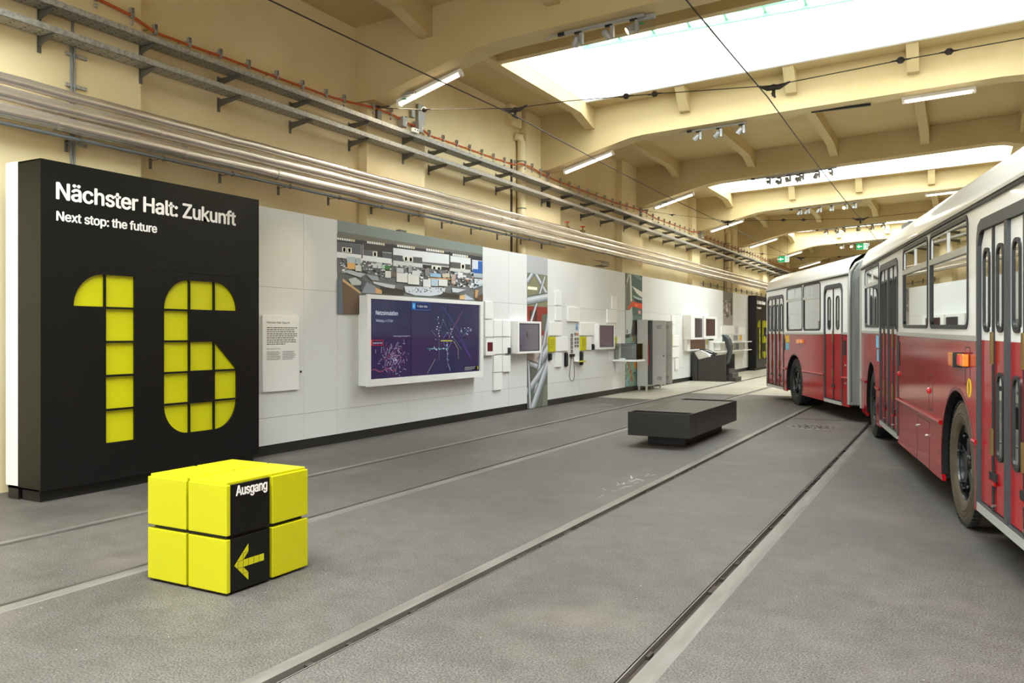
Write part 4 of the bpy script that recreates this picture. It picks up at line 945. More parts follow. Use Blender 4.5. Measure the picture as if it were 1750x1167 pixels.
kp = [(YA, 5.1), (4.6, 5.13), (5.49, 5.12), (5.9, 5.08), (6.22, 4.99), (6.7, 4.99), (7.2, 5.0), (8.1, 5.0), (9.1, 5.01), (9.5, 5.03), (10.2, 5.1), (10.65, 5.11), (11.1, 5.06), (11.5, 5.06), (11.75, 4.99), (12.2, 5.0), (13, 5.01), (14, 5.02), (14.8, 5.04), (15.2, 5.13), (15.66, 5.13), (16.1, 5.08), (17, 5.05), (18.5, 5.05), (20.5, 5.06), (22.4, 5.12), (22.9, 5.12), (24, 5.05), (27.8, 5.08), (28.4, 5.15), (29.5, 5.05), (34, 5.08), (40, 5.08), (46, 5.08), (50, 5.08)]
MB().tube([(-8.055, y, z) for y, z in kp], .017, 8).build('cable', M['orange'], oc, smooth=True)
MB().tube([(-8.06, y, 4.915 + .01 * math.sin(y)) for y in (YA, 4, 5, 6, 7, 8, 9, 10, 11, 12)], .008, 6).build('thin_cable', M['orange'], oc, smooth=True)
MB().tube([(-8.06, y, 4.9 + .01 * math.sin(y)) for y in (17, 18, 20, 22, 24, 26, 28, 30)], .01, 6).build('thin_cable', M['orange'], oc, smooth=True)
def kz(y):
    for (ya, za), (yb2, zb) in zip(kp, kp[1:]):
        if ya <= y <= yb2: return za + (zb - za) * (y - ya) / (yb2 - ya)
    return 5.05
cy_ = [3.4, 3.95, 4.5, 5.49, 5.92, 6.22, 6.69, 7.16, 7.62, 8.12, 8.61, 9.1, 9.5, 10.2, 10.65, 11.05, 11.47, 11.74] + [12.18 + .45 * i for i in range(8)] + [15.66, 16.06, 16.44, 17.09] + [17.6 + .55 * i for i in range(44)]
proto = None
for y in cy_:
    cm = MB(); z = kz(y); xw = XP if any(a <= y <= b for a, b in PIL) else XR
    cm.box(-8.078, -8.032, y - .02, y - .017, z - .02, z + .085); cm.box(-8.078, -8.032, y + .017, y + .02, z - .02, z + .085); cm.box(-8.078, -8.032, y - .02, y + .02, z + .085, z + .089)
    cm.box(-8.07, -8.03, y - .014, y + .014, z - .028, z + .028); cm.box(xw + .001, -8.06, y - .004, y + .004, z + .05, z + .058); cm.box(-8.075, -8.04, y - .012, y + .012, z - .1, z - .06)
    cm.build('cable_clamp', M['galv'], oc)
def pipev(label, x, y, z0, z1, r, dark=True):
    root = thing('downpipe', label, 'pipe', (x, y, 0))
    MB().tube([(x, y, z0), (x, y, z1 - .25), (x, y - .01, z1 - .1), (x, y - .06, z1), (x - .1, y - .12, z1 + .02)], r, 14).build('pipe_run', M['wall'], root, smooth=True)
    for z in (4.2, 5.2): MB().tube([(x, y, z), (x, y, z + .02)], r + .008, 14).build('pipe_clamp', M['galvd'], root)
    if dark: MB().box(XR + .001, XR + .02, y - .3, y - .24, 0, z1 - .5).build('dark_conduit', M['wire'], root)
pipev('cream painted rainwater downpipe with dark cable beside it, above the square monitor', -8.15, 15.355, .01, 5.72, .092)
pipev('distant cream downpipe with dark cable beside it, above the grey station photo', -8.15, 33.3, .01, 5.7, .092)
vc = thing('conduit', 'pair of vertical conduits fixed to the pilaster above the number 16 sign', 'pipe', (-8.08, 5.24, 3.2))
v = MB(); v.tube([(-8.075, 5.225, 3.2), (-8.075, 5.225, 4.53)], .011, 8); v.tube([(-8.075, 5.26, 3.2), (-8.075, 5.26, 4.53)], .011, 8); v.tube([(-8.075, 5.24, 4.6), (-8.075, 5.24, 4.8)], .014, 8); v.build('tube', M['conduit'], vc)
for z in (4.44, 4.12, 3.52): MB().box(XP + .001, XP + .03, 5.17, 5.4, z - .015, z + .02).build('rail_clamp', M['galv'], vc)
for i, (y, z, w_, h_, dx, l) in enumerate(((10.95, 4.96, .12, .16, -8.02, 'small light grey junction box on the orange cable, nearer one'), (11.38, 4.96, .14, .18, -8.0, 'small light grey junction box on the orange cable, farther one'),
        (11.26, 5.19, .09, .12, XP + .03, 'tiny grey box on the wall below the first tube light'), (11.5, 5.14, .2, .32, XP + .03, 'flat grey box on the wall below the first tube light'), (11.0, 4.85, .16, .07, -7.83, 'white double socket on the front of the upper cable tray'),
        (28.9, 4.95, .3, .25, -8.0, 'distant grey junction box on the orange cable'))):
    r = thing('junction_box', l, 'electrical box', (dx, y, z)); X0 = XP + .001 if dx < -7.9 else -7.849
    MB().box(X0, dx + .03, y - w_ / 2, y + w_ / 2, z, z + h_).build('housing', M['spotg'] if i != 4 else M['whiteb'], r, bevel=.004)
    if i in (0, 1): MB().box(dx + .03, dx + .033, y + .02, y + .05, z + .05, z + .09).build('mark', M['whiteb'], r)
    if i == 4: [MB().tube([(dx + .03, y + d, z + .04), (dx + .035, y + d, z + .04)], .012, 8).build('socket', M['blackin'], r) for d in (-.035, .035)]
lab(MB().box(XP + .001, XP + .02, 16.45, 16.62, 4.4, 4.62).build('wall_vent', M['blackin']), 'small dark hole-like vent on the pilaster below the lower cable tray', 'vent')
cg = thing('wire_cage', 'small metal cage lamp on the wall below the pipes near the reddish monitor', 'lamp', (-8.2, 20.0, 3.3))
k = MB(); [k.tube([(-8.25, 19.6 + i * .12, 3.3), (-8.05, 19.6 + i * .12, 3.32), (-8.05, 19.6 + i * .12, 3.42), (-8.25, 19.6 + i * .12, 3.44)], .008, 5) for i in range(5)]; k.tube([(-8.05, 19.55, 3.37), (-8.05, 20.1, 3.37)], .012, 6); k.build('cage', M['galv'], cg)

# ================================================================== TUBE LIGHTS
def tubelight(label, x0, z0, x1, z1, y, kb=0):
    r = thing('tube_light', label, 'ceiling light', ((x0 + x1) / 2, y, (z0 + z1) / 2), group='fluorescent tube lights under the beams')
    a, b = Vector((x0, y, z0)), Vector((x1, y, z1)); d = (b - a).normalized(); up = Vector((-d.z, 0, d.x)); mid = (a + b) / 2; hl = (b - a).length / 2
    MB().obox(mid + up * .05, d * hl, Vector((0, .035, 0)), up * .022).build('housing', M['lampw'], r)
    MB().obox(mid + up * .02, d * (hl - .03), Vector((0, .055, 0)), up * .012).build('reflector', M['lampw'], r)
    MB().tube([a + d * .06 - up * .02, b - d * .06 - up * .02], .019, 10).build('tube', M['tube'], r)
    for p in (a + d * .02, b - d * .02): MB().obox(p - up * .005, d * .02, Vector((0, .045, 0)), up * .035).build('end_cap', M['lampw'], r)
    for s_ in (.25, .75):
        p = a.lerp(b, s_) + up * .07; zt_ = under(p.x, kb)
        br = MB(); br.tube([(p.x, y, p.z - .01), (p.x, y, p.z + .04)], .012, 6); br.tube([(p.x, y, p.z + .03), (p.x, y, zt_)], .01, 6); br.build('bracket', M['galvd'], r)
    li = bpy.data.lights.new('tube_glow', 'AREA'); li.shape = 'RECTANGLE'; li.size = (b - a).length; li.size_y = .05; li.energy = 14; li.color = (1, .86, .66)
    lo = bpy.data.objects.new('tube_glow', li); C.objects.link(lo); lo.location = mid - up * .05; lo.rotation_euler = (0, -math.atan2(d.z, d.x), 0)
    return r
words_ = ['first (nearest)', 'second', 'third', 'fourth', 'fifth', 'sixth', 'seventh']
for k in range(7):
    y = beam_y(k) + .37
    tubelight('%s lit tube light on the sloping beam ends along the left wall' % words_[k], -7.7, under(-7.7, k) - .075, -6.52, under(-6.52, k) - .075, y, k)
    if k in (1, 3, 5): tubelight({1: 'lit tube light at upper right under the second beam', 3: 'lit tube light over the bus roof under the fourth beam', 5: 'distant lit tube light seen just above the bus joint'}[k], -.87, under(-.87, k) - .075, .31, under(.31, k) - .075, y, k)
lab(MB().box(-2.45, -1.4, 16.5, 16.56, 5.795, 5.83).build('slot_vent', M['blackin']), 'thin dark slot strip under the second beam left of the right tube light', 'vent')
# emergency lamps beside tubes
for i, (k, x) in enumerate(((0, -7.45), (2, -7.4), (0, -3.6))):
    y = beam_y(k) + (.3 if i < 2 else .3); z = (under(x, k) - .03 if i < 2 else 5.72)
    r = thing('emergency_sign', ['clear edge-lit exit sign blade beside the nearest tube light', 'small clear exit sign blade beside the third tube light', 'clear edge-lit exit sign blade at the end of the nearest spotlight track'][i], 'exit sign', (x, y, z))
    MB().box(x - .12, x + .12, y - .03, y + .03, z - .02, z + .03).build('housing', M['spotg'], r); MB().obox((x, y - .02, z - .1), (.11, .05, 0), (-.001, .002, 0), (0, 0, .08)).build('blade', M['clear'], r)
    MB().obox((x - .05, y - .046, z - .08), (.03, .013, 0), (-.0005, .001, 0), (0, 0, .012)).build('pictogram', M['exitp'], r)

# ================================================================== SPOTLIGHT TRACKS
def track(label, k, x0, x1, heads, y=None, drop=.04):
    y = beam_y(k) + .22 if y is None else y
    z0, z1 = under(x0, k) - drop, under(x1, k) - drop
    r = thing('spotlight_track', label, 'spotlight track', ((x0 + x1) / 2, y, (z0 + z1) / 2))
    a, b = Vector((x0, y, z0)), Vector((x1, y, z1)); d = (b - a).normalized()
    MB().obox((a + b) / 2, d * (b - a).length / 2, Vector((0, .02, 0)), Vector((0, 0, .018))).build('track_rail', M['spotg'], r)
    MB().obox(a + d * -.05, d * .05, Vector((0, .022, 0)), Vector((0, 0, .02))).build('feed_box', M['blackin'], r); MB().tube([a + d * -.1, a + d * -.2 + Vector((0, 0, .01)), a + d * -.28 + Vector((0, 0, -.03))], .012, 6).build('feed_cable', M['spotg'], r)
    for x, aim, lit in heads:
        z = z0 + (z1 - z0) * (x - x0) / (x1 - x0); p = Vector((x, y, z)); am = Vector(aim).normalized()
        h = MB(); h.box(x - .05, x + .05, y - .018, y + .018, z - .045, z - .018)
        ho = h.build('spotlight', M['blackin'], r)
        MB().box(x + .03, x + .075, y - .03, y + .03, z - .2, z - .045).build('gear_box', M['spotg'], ho)
        c_ = p + Vector((-.03, 0, -.14)); u_ = am.cross(Vector((0, 0, 1))).normalized(); w2 = u_.cross(am)
        fn = lambda A, B, D: tuple(c_ + u_ * A + w2 * B + am * D)
        MB().lathe([(.001, -.07), (.03, -.068), (.045, -.05), (.055, .07), (.05, .07), (.048, .055)], fn, 18).build('lamp_head', M['spotg'], ho, smooth=True)
        MB().lathe([(.001, .05), (.05, .055)], fn, 18).build('lens', M['lens'] if lit else M['chrome'], ho)
    return r
track('grey spotlight track with three heads under the nearest beam', 0, -4.75, -3.6, [(-4.55, (-.6, .5, -.9), 0), (-4.1, (.7, .5, -.8), 0), (-3.75, (-.8, -.45, -.6), 1)])
track('grey spotlight track with three heads under the second beam', 1, -4.75, -3.65, [(-4.62, (-.7, .2, -.6), 0), (-4.2, (-.7, .4, -.6), 0), (-3.75, (-.7, .2, -.8), 0)])
track('spotlight track with five heads in front of the second roof light', 2, -4.8, -2.72, [(-4.45, (-.5, -.8, -.5), 1), (-3.93, (.3, .2, -.9), 0), (-3.6, (-.6, .4, -.7), 0), (-3.2, (-.4, .4, -.8), 0), (-2.88, (-.3, -.9, -.4), 1)])
track('second spotlight track behind the five headed one, seen against the roof light', 2, -4.3, -3.2, [(-4.2, (.8, .2, -.6), 0), (-3.7, (.6, .3, -.8), 0)], y=beam_y(2) + .4, drop=.04)
track('spotlight track with six heads, one glowing warm, under the fourth beam', 3, -4.85, -2.7, [(-4.62, (-.6, .3, -.7), 0), (-4.38, (-.6, .3, -.7), 0), (-4.0, (-.6, .3, -.7), 0), (-3.62, (.2, -.3, -.9), 0), (-3.19, (-.2, -.95, -.3), 1), (-2.92, (.2, -.3, -.9), 0)])
track('spotlight track in front of the third roof light, seen above the bus rear', 4, -4.9, -2.4, [(-4.6, (.5, -.6, -.6), 1), (-4.2, (.5, -.7, -.6), 0), (-3.95, (-.3, -.8, -.5), 1), (-3.4, (0, .3, -.9), 0), (-2.9, (-.5, .3, -.8), 0), (-2.5, (.5, -.7, -.6), 1)])
track('most distant spotlight track beside the right exit sign', 5, -4.9, -2.3, [(-4.7, (-.2, -.9, -.4), 1), (-4.3, (.3, -.9, -.4), 1), (-3.6, (-.2, -.95, -.3), 1), (-2.9, (-.5, .3, -.8), 0), (-2.5, (.5, -.7, -.6), 1)])

# ================================================================== EXIT SIGNS
def exitsign(label, x, y, z):
    k_ = .7
    r = thing('exit_sign', label, 'exit sign', (x, y, z))
    MB().box(x - .21, x + .21, y, y + .05, z - .12, z + .12).build('box', M['exitw'], r)
    MB().box(x - .21, x + .06, y - .004, y - .001, z - .12, z + .12).build('green_field', M['exitg'], r)
    a = MB(); a.box(x - .12, x + .0, y - .007, y - .004, z - .02, z + .02); a.prism([(x - .19, z), (x - .1, z + .07), (x - .1, z - .07)], lambda p, q_, d: (p, d, q_), y - .007, y - .004); a.build('arrow', M['exitw'], r)
    MB().prism([(x + .09, z - .09), (x + .19, z - .09), (x + .19, z + .09), (x + .09, z + .09)], lambda p, q_, dd_: (p, dd_, q_), y - .004, y - .001).build('door_pictogram', M['exitg'], r)
    m_ = MB(); m_.box(x + .115, x + .165, y - .007, y - .005, z - .07, z + .03); m_.tube([(x + .14, y - .006, z + .055), (x + .14, y - .009, z + .055)], .016, 8); m_.build('running_figure', M['exitw'], r)
    [MB().tube([(x + dx, y + .02, z + .12), (x + dx, y + .02, under(x, 4))], .005, 5).build('hanger', M['wire'], r) for dx in (-.15, .15)]
exitsign('green exit sign with left arrow hanging near the far left wall', -6.28, 35.0, 4.63)
exitsign('green exit sign with left arrow above the bus joint', -3.28, 35.0, 5.0)

# ================================================================== OVERHEAD WIRES
def spanwire(label, y, pts, ins, hang):
    r = thing('span_wire', label, 'overhead wire', (pts[0][0], y, pts[0][1]))
    MB().tube([(x, y, z) for x, z in pts], .006, 6).build('wire', M['wire'], r)
    def zz(x):
        for (xa, za), (xb, zb) in zip(pts, pts[1:]):
            if xa <= x <= xb: return za + (zb - za) * (x - xa) / (xb - xa)
        return pts[-1][1]
    for x in ins:
        z = zz(x); MB().tube([(x - .1, y, z), (x - .045, y, z), (x - .02, y, z), (x + .02, y, z), (x + .045, y, z), (x + .1, y, z)], [.006, .012, .038, .038, .012, .006], 10).build('insulator', M['wire'], r, smooth=True)
    for x in hang:
        z = zz(x); h = MB(); h.tube([(x - .2, y, z + .02), (x - .07, y, z - .03), (x, y, z - .02), (x + .07, y, z - .03), (x + .2, y, z + .02)], [.01, .03, .04, .03, .01], 8); h.tube([(x, y, z - .02), (x, y, z - .13)], .022, 8); h.tube([(x, y - .08, z - .12), (x, y + .08, z - .12)], .016, 6); h.build('hanger', M['wire'], r, smooth=True)
    hk_ = MB(); hk_.box(XP + .001, XP + .05, y - .05, y + .05, pts[0][1] - .2, pts[0][1] + .12); hk_.tube([(XP + .05, y, pts[0][1]), (XP + .25, y, pts[0][1])], .015, 6); hk_.build('wall_anchor', M['galvd'], r)
WXA, WXB = -5.6, -1.976
spanwire('nearest cross wire spanning the hall from the wall below the first tube light', 10.35, [(-8.05, 5.13), (-7.19, 4.99), (-5.6, 4.80), (-4.78, 4.79), (-3.49, 4.71), (-1.976, 4.6), (-.567, 4.683), (.643, 4.728), (4.55, 4.9)], (-7.19, -3.9, -3.5, -.56, -.07), (WXA, WXB))
spanwire('second cross wire spanning the hall near the third beam', 22.65, [(-8.05, 5.14), (-7.14, 4.95), (-5.55, 4.66), (-3.53, 4.56), (-2.1, 4.5), (4.55, 4.8)], (-7.14, -4.07, -3.55, .2), (-5.55, -2.16))
spanwire('most distant cross wire near the fifth beam', 34.8, [(-8.05, 5.0), (-5.55, 4.65), (-2.1, 4.55), (4.55, 4.8)], (-7.1, -4.1, -3.55), (-5.55, -2.1))
for l, x, za in (('left overhead contact wire running down the hall towards the far end', -5.58, 4.68), ('right overhead contact wire crossing the big roof light', -2.05, 4.47)):
    r = MB(); ys_ = [-6, -1.95, 10.35, 22.65, 34.8, 47, 53]; pth = []
    for a, b in zip(ys_, ys_[1:]):
        for i in range(6):
            t_ = i / 6; zl = {10.35: za, 22.65: za - .12, 34.8: za - .12}; z0_ = zl.get(a, za); z1_ = zl.get(b, za)
            pth.append((x + (.08 if 0 else 0), a + (b - a) * t_, z0_ + (z1_ - z0_) * t_ - .16 * 4 * t_ * (1 - t_) * .35))
    lab(r.tube(pth, .008, 6).build('contact_wire', M['wire']), l, 'overhead wire')
# far end: orange cables across the back wall, column
fo = thing('orange_cable', 'pair of orange cables across the far end wall above the bus roof', 'cable', (-4, Y1 - .1, 5.6))
for z in (5.05, 5.2): MB().tube([(-8.0, Y1 - .06, z - .05), (-4, Y1 - .06, z), (0, Y1 - .06, z + .15), (4.5, Y1 - .06, z + .2)], .03, 6).build('cable', M['orange'], fo)
lab(MB().box(-8.0, -7.75, Y1 - .35, Y1 - .05, 0, 5.6).build('wall_column', M['orange']), 'distant orange brown upright by the far end of the cable tray', 'column')
# ================================================================== ARTICULATED BUS
def frame_(vp, dist, u):
    al = TH - math.atan((vp - 875) / FPX); d = Vector((-math.sin(al), math.cos(al), 0)); n = Vector((d.y, -d.x, 0))
    t = (u - 875) / FPX; r = Vector((-ST + t * CT, CT + t * ST, 0)); return al, d, n, r * (dist / n.dot(r))
alA, dA, nA, PA = frame_(1318, 1.43, 1640)         # rear half (nearer the camera), origin under its near wheel
alB, dB, nB, PB = frame_(968, 4.93, 1360)          # front half
TA = Matrix.Translation(PA) @ Matrix.Rotation(alA - PI / 2, 4, 'Z'); TB = Matrix.Translation(PB) @ Matrix.Rotation(alB - PI / 2, 4, 'Z')
bus = thing('articulated_bus', 'red and white articulated city bus parked across the right hand tracks', 'bus', tuple(PA), alA - PI / 2)
BW = 2.5
S = lambda a, b, d: (a, -d, b)                     # side plane: a along, b up, d outwards
def taper(o):                                       # the body of the near half rises slightly towards the joint
    for v in o.data.vertices:
        t, z = v.co.x, v.co.z
        if z > .25: v.co.z = .25 + (z - .25) * (1 - .0072 * t)
    return o
CUR = {'T': TA, 'tap': True}
def bb(mb, name, m_, parent=None, **k):
    o = mb.build(name, M[m_] if isinstance(m_, str) else m_, parent or bus, X=CUR['T'], **k)
    if CUR['tap']: taper(o)
    return o
def arc(cx, cz, r, a0, a1, n=18): return [(cx + r * math.cos(a0 + (a1 - a0) * i / n), cz + r * math.sin(a0 + (a1 - a0) * i / n)) for i in range(n + 1)]
def archpts(cx, r=.62, zc=.46, zb=.25):
    ph = math.asin((zc - zb) / r); return [(cx - r * math.cos(ph), zb)] + arc(cx, zc, r, PI + ph - .0, -ph, 22)[1:-1] + [(cx + r * math.cos(ph), zb)]
def body(t0, t1, doors, wins, arches, zbelt, zg, zwb, zwt, apex, far_open):
    # red lower panels between the doors
    segs = []; p = t0
    for (a, b, zs, ztp) in doors: segs.append((p, a)); p = b
    segs.append((p, t1))
    for a, b in segs:
        if b - a < .03: continue
        out = [(a, .25)]
        for c_ in arches:
            if a < c_ < b: out += archpts(c_)
        out += [(b, .25), (b, zbelt), (a, zbelt)]
        mb = MB(); V, F = plate(out, (), .03); mb.add([S(v[0], v[1], v[2] - .03) for v in V], F); bb(mb, 'lower_panel', 'busred')
        mb = MB(); mb.box(a, b, -.012, .002, zbelt - .01, zbelt + .03); bb(mb, 'belt_trim', 'alu')
        mo = [(a, b)]
        for c_ in arches:
            if a < c_ < b: mo = [(a, c_ - .6), (c_ + .6, b)]
        for c_, d in mo:
            if d - c_ > .1: mb = MB(); mb.tube([(c_ + .01, -.008, .755), (d - .01, -.008, .755)], .022, 8); bb(mb, 'rub_rail', 'busred')
    # white upper side
    out = [(t0, zbelt)]
    for (a, b, zs, ztp) in doors: out += [(a, zbelt)] + [(a, ztp - .12), (a + .04, ztp - .04), (a + .12, ztp)] + [(b - .12, ztp), (b - .04, ztp - .04), (b, ztp - .12), (b, zbelt)]
    out += [(t1, zbelt), (t1, zg), (t0, zg)]
    mb = MB(); V, F = plate(out, [rrect(a, b, zwb, zwt, .09) for a, b in wins], .03); mb.add([S(v[0], v[1], v[2] - .03) for v in V], F); bb(mb, 'upper_panel', 'buswhite')
    # windows
    for a, b in wins:
        o = bb(MB().ring(rrect(a, b, zwb, zwt, .09), rrect(a + .035, b - .035, zwb + .035, zwt - .035, .06), S, -.014, .008), 'window_frame', 'rubber')
        zb_ = zwb + (zwt - zwb) * .70
        mb = MB(); mb.box(a + .03, b - .03, -.014, .02, zb_ - .03, zb_ + .02); bb(mb, 'hopper_rail', 'alu', o)
        mb = MB(); mb.ring([(a + .045, zb_ + .02), (b - .045, zb_ + .02), (b - .045, zwt - .045), (a + .045, zwt - .045)], [(a + .06, zb_ + .03), (b - .06, zb_ + .03), (b - .06, zwt - .06), (a + .06, zwt - .06)], S, -.02, 0); mb.box((a + b) / 2 - .012, (a + b) / 2 + .012, -.004, .01, zb_ + .02, zwt - .045); bb(mb, 'hopper_frame', 'alu', o)
        mb = MB(); mb.box(a + .02, b - .02, .008, .011, zwb + .02, zwt - .02); bb(mb, 'pane', 'glass', o)
    # roof with gutter and cross section
    prof = [(0, zg), (.0, zg + .03), (.012, zg + .1), (.04, zg + .17), (.1, zg + .25), (.22, zg + .33), (.45, zg + .38), (.8, zg + .41), (BW / 2, apex)]
    prof = prof + [(BW - a, b) for a, b in reversed(prof[:-1])]
    mb = MB(); n = len(prof)
    for t in (t0, t1): mb.v += [(t, y, z) for y, z in prof]
    for i in range(n - 1): mb.face([i, i + 1, n + i + 1, n + i])
    bb(mb, 'roof', 'buswhite', smooth=True)
    mb = MB(); mb.box(t0 + .02, t1 - .02, -.03, .0, zg - .012, zg + .012); bb(mb, 'gutter', 'alu')
    mb = MB(); mb.box(t0 + .02, t1 - .02, -.022, .002, zg - .035, zg - .012); bb(mb, 'gutter_seal', 'rubber')
    # far side, floor, interior
    mb = MB(); V, F = plate([(t0, .3), (t1, .3), (t1, zg), (t0, zg)], [rrect(t0 + .3 + i * 1.5, t0 + 1.65 + i * 1.5, 1.15, 2.0, .08) for i in range(int((t1 - t0 - .3) / 1.5))], .03)
    mb.add([(v[0], BW - .03 + v[2], v[1]) for v in V], F); bb(mb, 'far_side', 'businside')
    fl_ = MB(); fl_.box(t0 + .03, t1 - .03, .62 if arches else .04, BW - .05, .32, .75); fl_.box(t0 + .04, t1 - .04, .05, BW - .05, 1.0, 1.04) if False else None; bb(fl_, 'floor_pan', 'under')
    mb = MB(); mb.box(t0 + .04, t1 - .04, .06, BW - .06, zg - .06, zg - .02); bb(mb, 'inner_ceiling', 'businside')
    for te in (t0, t1 - .03):
        e = MB(); e.box(te, te + .03, .02, BW - .02, .3, zg + .02) if (te == t0) != far_open else e.box(te, te + .03, .02, BW - .02, .3, .75)
        e.prism([(y, z) for y, z in prof], lambda a, b, d: (d, a, b), te + .001, te + .029) if (te == t0) != far_open else None
        bb(e, 'end_wall', 'buswhite')
    for c_ in arches:
        mb = MB(); k = arc(c_, .46, .63, PI + .3, -.3, 20)
        n_ = len(mb.v); mb.v += [S(a, b, -.0) for a, b in k] + [S(a, b, -.5) for a, b in k]
        for i in range(20): mb.face([i, i + 1, 21 + i + 1, 21 + i])
        bb(mb, 'wheel_arch', 'under')
        mb = MB(); mb.box(c_ - .62, c_ + .62, .5, .52, .26, 1.1); bb(mb, 'wheel_arch', 'under')
        k2 = arc(c_, .46, .62, PI + .25, -.25, 24); k3 = arc(c_, .46, .65, PI + .25, -.25, 24)
        mb = MB(); nn = len(k2); mb.v += [S(a, b, .004) for a, b in k2] + [S(a, b, .001) for a, b in k3]
        for i in range(nn - 1): mb.face([i, nn + i, nn + i + 1, i + 1])
        bb(mb, 'arch_lip', 'lip')
        mb = MB(); mb.v += [S(a, b, -.0015) for a, b in arc(c_, .46, .612, PI + .25, -.25, 24)] + [S(a, b, -.05) for a, b in arc(c_, .46, .612, PI + .25, -.25, 24)] + [S(a, b, -.0015) for a, b in arc(c_, .46, .622, PI + .25, -.25, 24)]
        for i in range(24): mb.face([i, i + 1, 25 + i + 1, 25 + i]); mb.face([i, i + 1, 50 + i + 1, 50 + i])
        bb(mb, 'arch_edge', 'under')
    # seats and grab poles inside
    x = t0 + .8
    while x < t1 - .7:
        if not any(a - .3 < x < b + .3 for a, b, _, _ in doors):
            mb = MB(); mb.box(x, x + .06, .12, .95, .9, 1.62); mb.box(x - .4, x + .02, .12, .95, .9, 1.0); bb(mb, 'passenger_seat', 'seat', bevel=.02)
        x += .95
    for x in [a for a, b, _, _ in doors] + [b for a, b, _, _ in doors]:
        mb = MB(); mb.tube([(x, .35, .75), (x, .35, zg - .05)], .018, 8); bb(mb, 'grab_pole', 'rubberg')
def doors_(a, b, zs, ztp, leaves, zsplit, lower=(), two=False):
    o = bb(MB().ring([(a - .03, zs - .03), (b + .03, zs - .03)] + [(b + .03, ztp - .1), (b - .01, ztp), (b - .1, ztp + .035), (a + .1, ztp + .035), (a + .01, ztp), (a - .03, ztp - .1)],
                     [(a + .015, zs), (b - .015, zs)] + [(b - .015, ztp - .15), (b - .05, ztp - .07), (b - .13, ztp - .045), (a + .13, ztp - .045), (a + .05, ztp - .07), (a + .015, ztp - .15)], S, -.04, .012), 'door_frame', 'rubberg')
    n = len(leaves)
    for i, (l0, l1) in enumerate(leaves):
        zl = ztp - .05; c0 = .1 if i == 0 else 0; c1 = .1 if i == n - 1 else 0
        gw = min(.075, (l1 - l0) * .28); cx = (l0 + l1) / 2; u0, u1 = zsplit + .07, ztp - .19
        if two: u0, u1 = zsplit + .09, ztp - .2
        lw = i in lower
        up = [(l0, zsplit), (l1, zsplit), (l1, zl - c1), (l1 - c1 * .8, zl), (l0 + c0 * .8, zl), (l0, zl - c0)]
        mb = MB(); V, F = plate(up, [rrect(cx - gw, cx + gw, u0, u1, gw * .98, 8)], .025); mb.add([S(v[0], v[1], v[2] - .035) for v in V], F, 0)
        V, F = plate([(l0, zs + .01), (l1, zs + .01), (l1, zsplit), (l0, zsplit)], [rrect(cx - gw, cx + gw, .71, 1.28, gw * .98, 8)] if lw else (), .025); mb.add([S(v[0], v[1], v[2] - .035) for v in V], F, 1)
        lo = bb(mb, 'door_leaf', [M['buswhite'], M['busred']], o)
        for (w0, w1) in ([(u0, u1)] + ([(.71, 1.28)] if lw else [])):
            mb = MB(); mb.ring(rrect(cx - gw - .012, cx + gw + .012, w0 - .012, w1 + .012, gw, 8), rrect(cx - gw + .012, cx + gw - .012, w0 + .012, w1 - .012, gw * .8, 8), S, -.012, .003); bb(mb, 'door_window_frame', 'rubber', o)
            mb = MB(); mb.box(cx - gw, cx + gw, .0055, .0085, w0, w1); bb(mb, 'door_pane', 'glass', o)
    for i in range(n - 1):
        x = (leaves[i][1] + leaves[i + 1][0]) / 2; wd = max(leaves[i + 1][0] - leaves[i][1], .02)
        mb = MB(); mb.box(x - wd / 2 - .004, x + wd / 2 + .004, -.002 if i % 2 == 0 else -.012, .03, zs, ztp - .05); bb(mb, 'door_seal', 'rubber' if i % 2 == 0 else 'rubberg', o)
        if i % 2 == 0:
            for z in ((zsplit - .16, zsplit + .06), (.72, .9)):
                mb = MB(); mb.box(x - .02, x + .02, -.014, .0, z[0], z[1]); bb(mb, 'hinge', 'brass', o)
            mb = MB(); mb.box(x - .085, x + .085, -.003, .02, .545, .6); bb(mb, 'grip_slot', 'blackin', o)
            mb = MB(); mb.box(x - .085, x + .085, -.012, .0, .52, .545); bb(mb, 'grip_lip', 'busred', o)
            for dx in (.1, .28):
                mb = MB(); mb.tube([(x + dx, -.001, zs + .06), (x + dx, -.03, zs + .06)], .012, 8); bb(mb, 'bolt', 'chrome', o) if dx < .2 else None
    mb = MB(); mb.box(a, b, -.015, .25, zs - .07, zs - .01); bb(mb, 'door_step', 'alu', o)
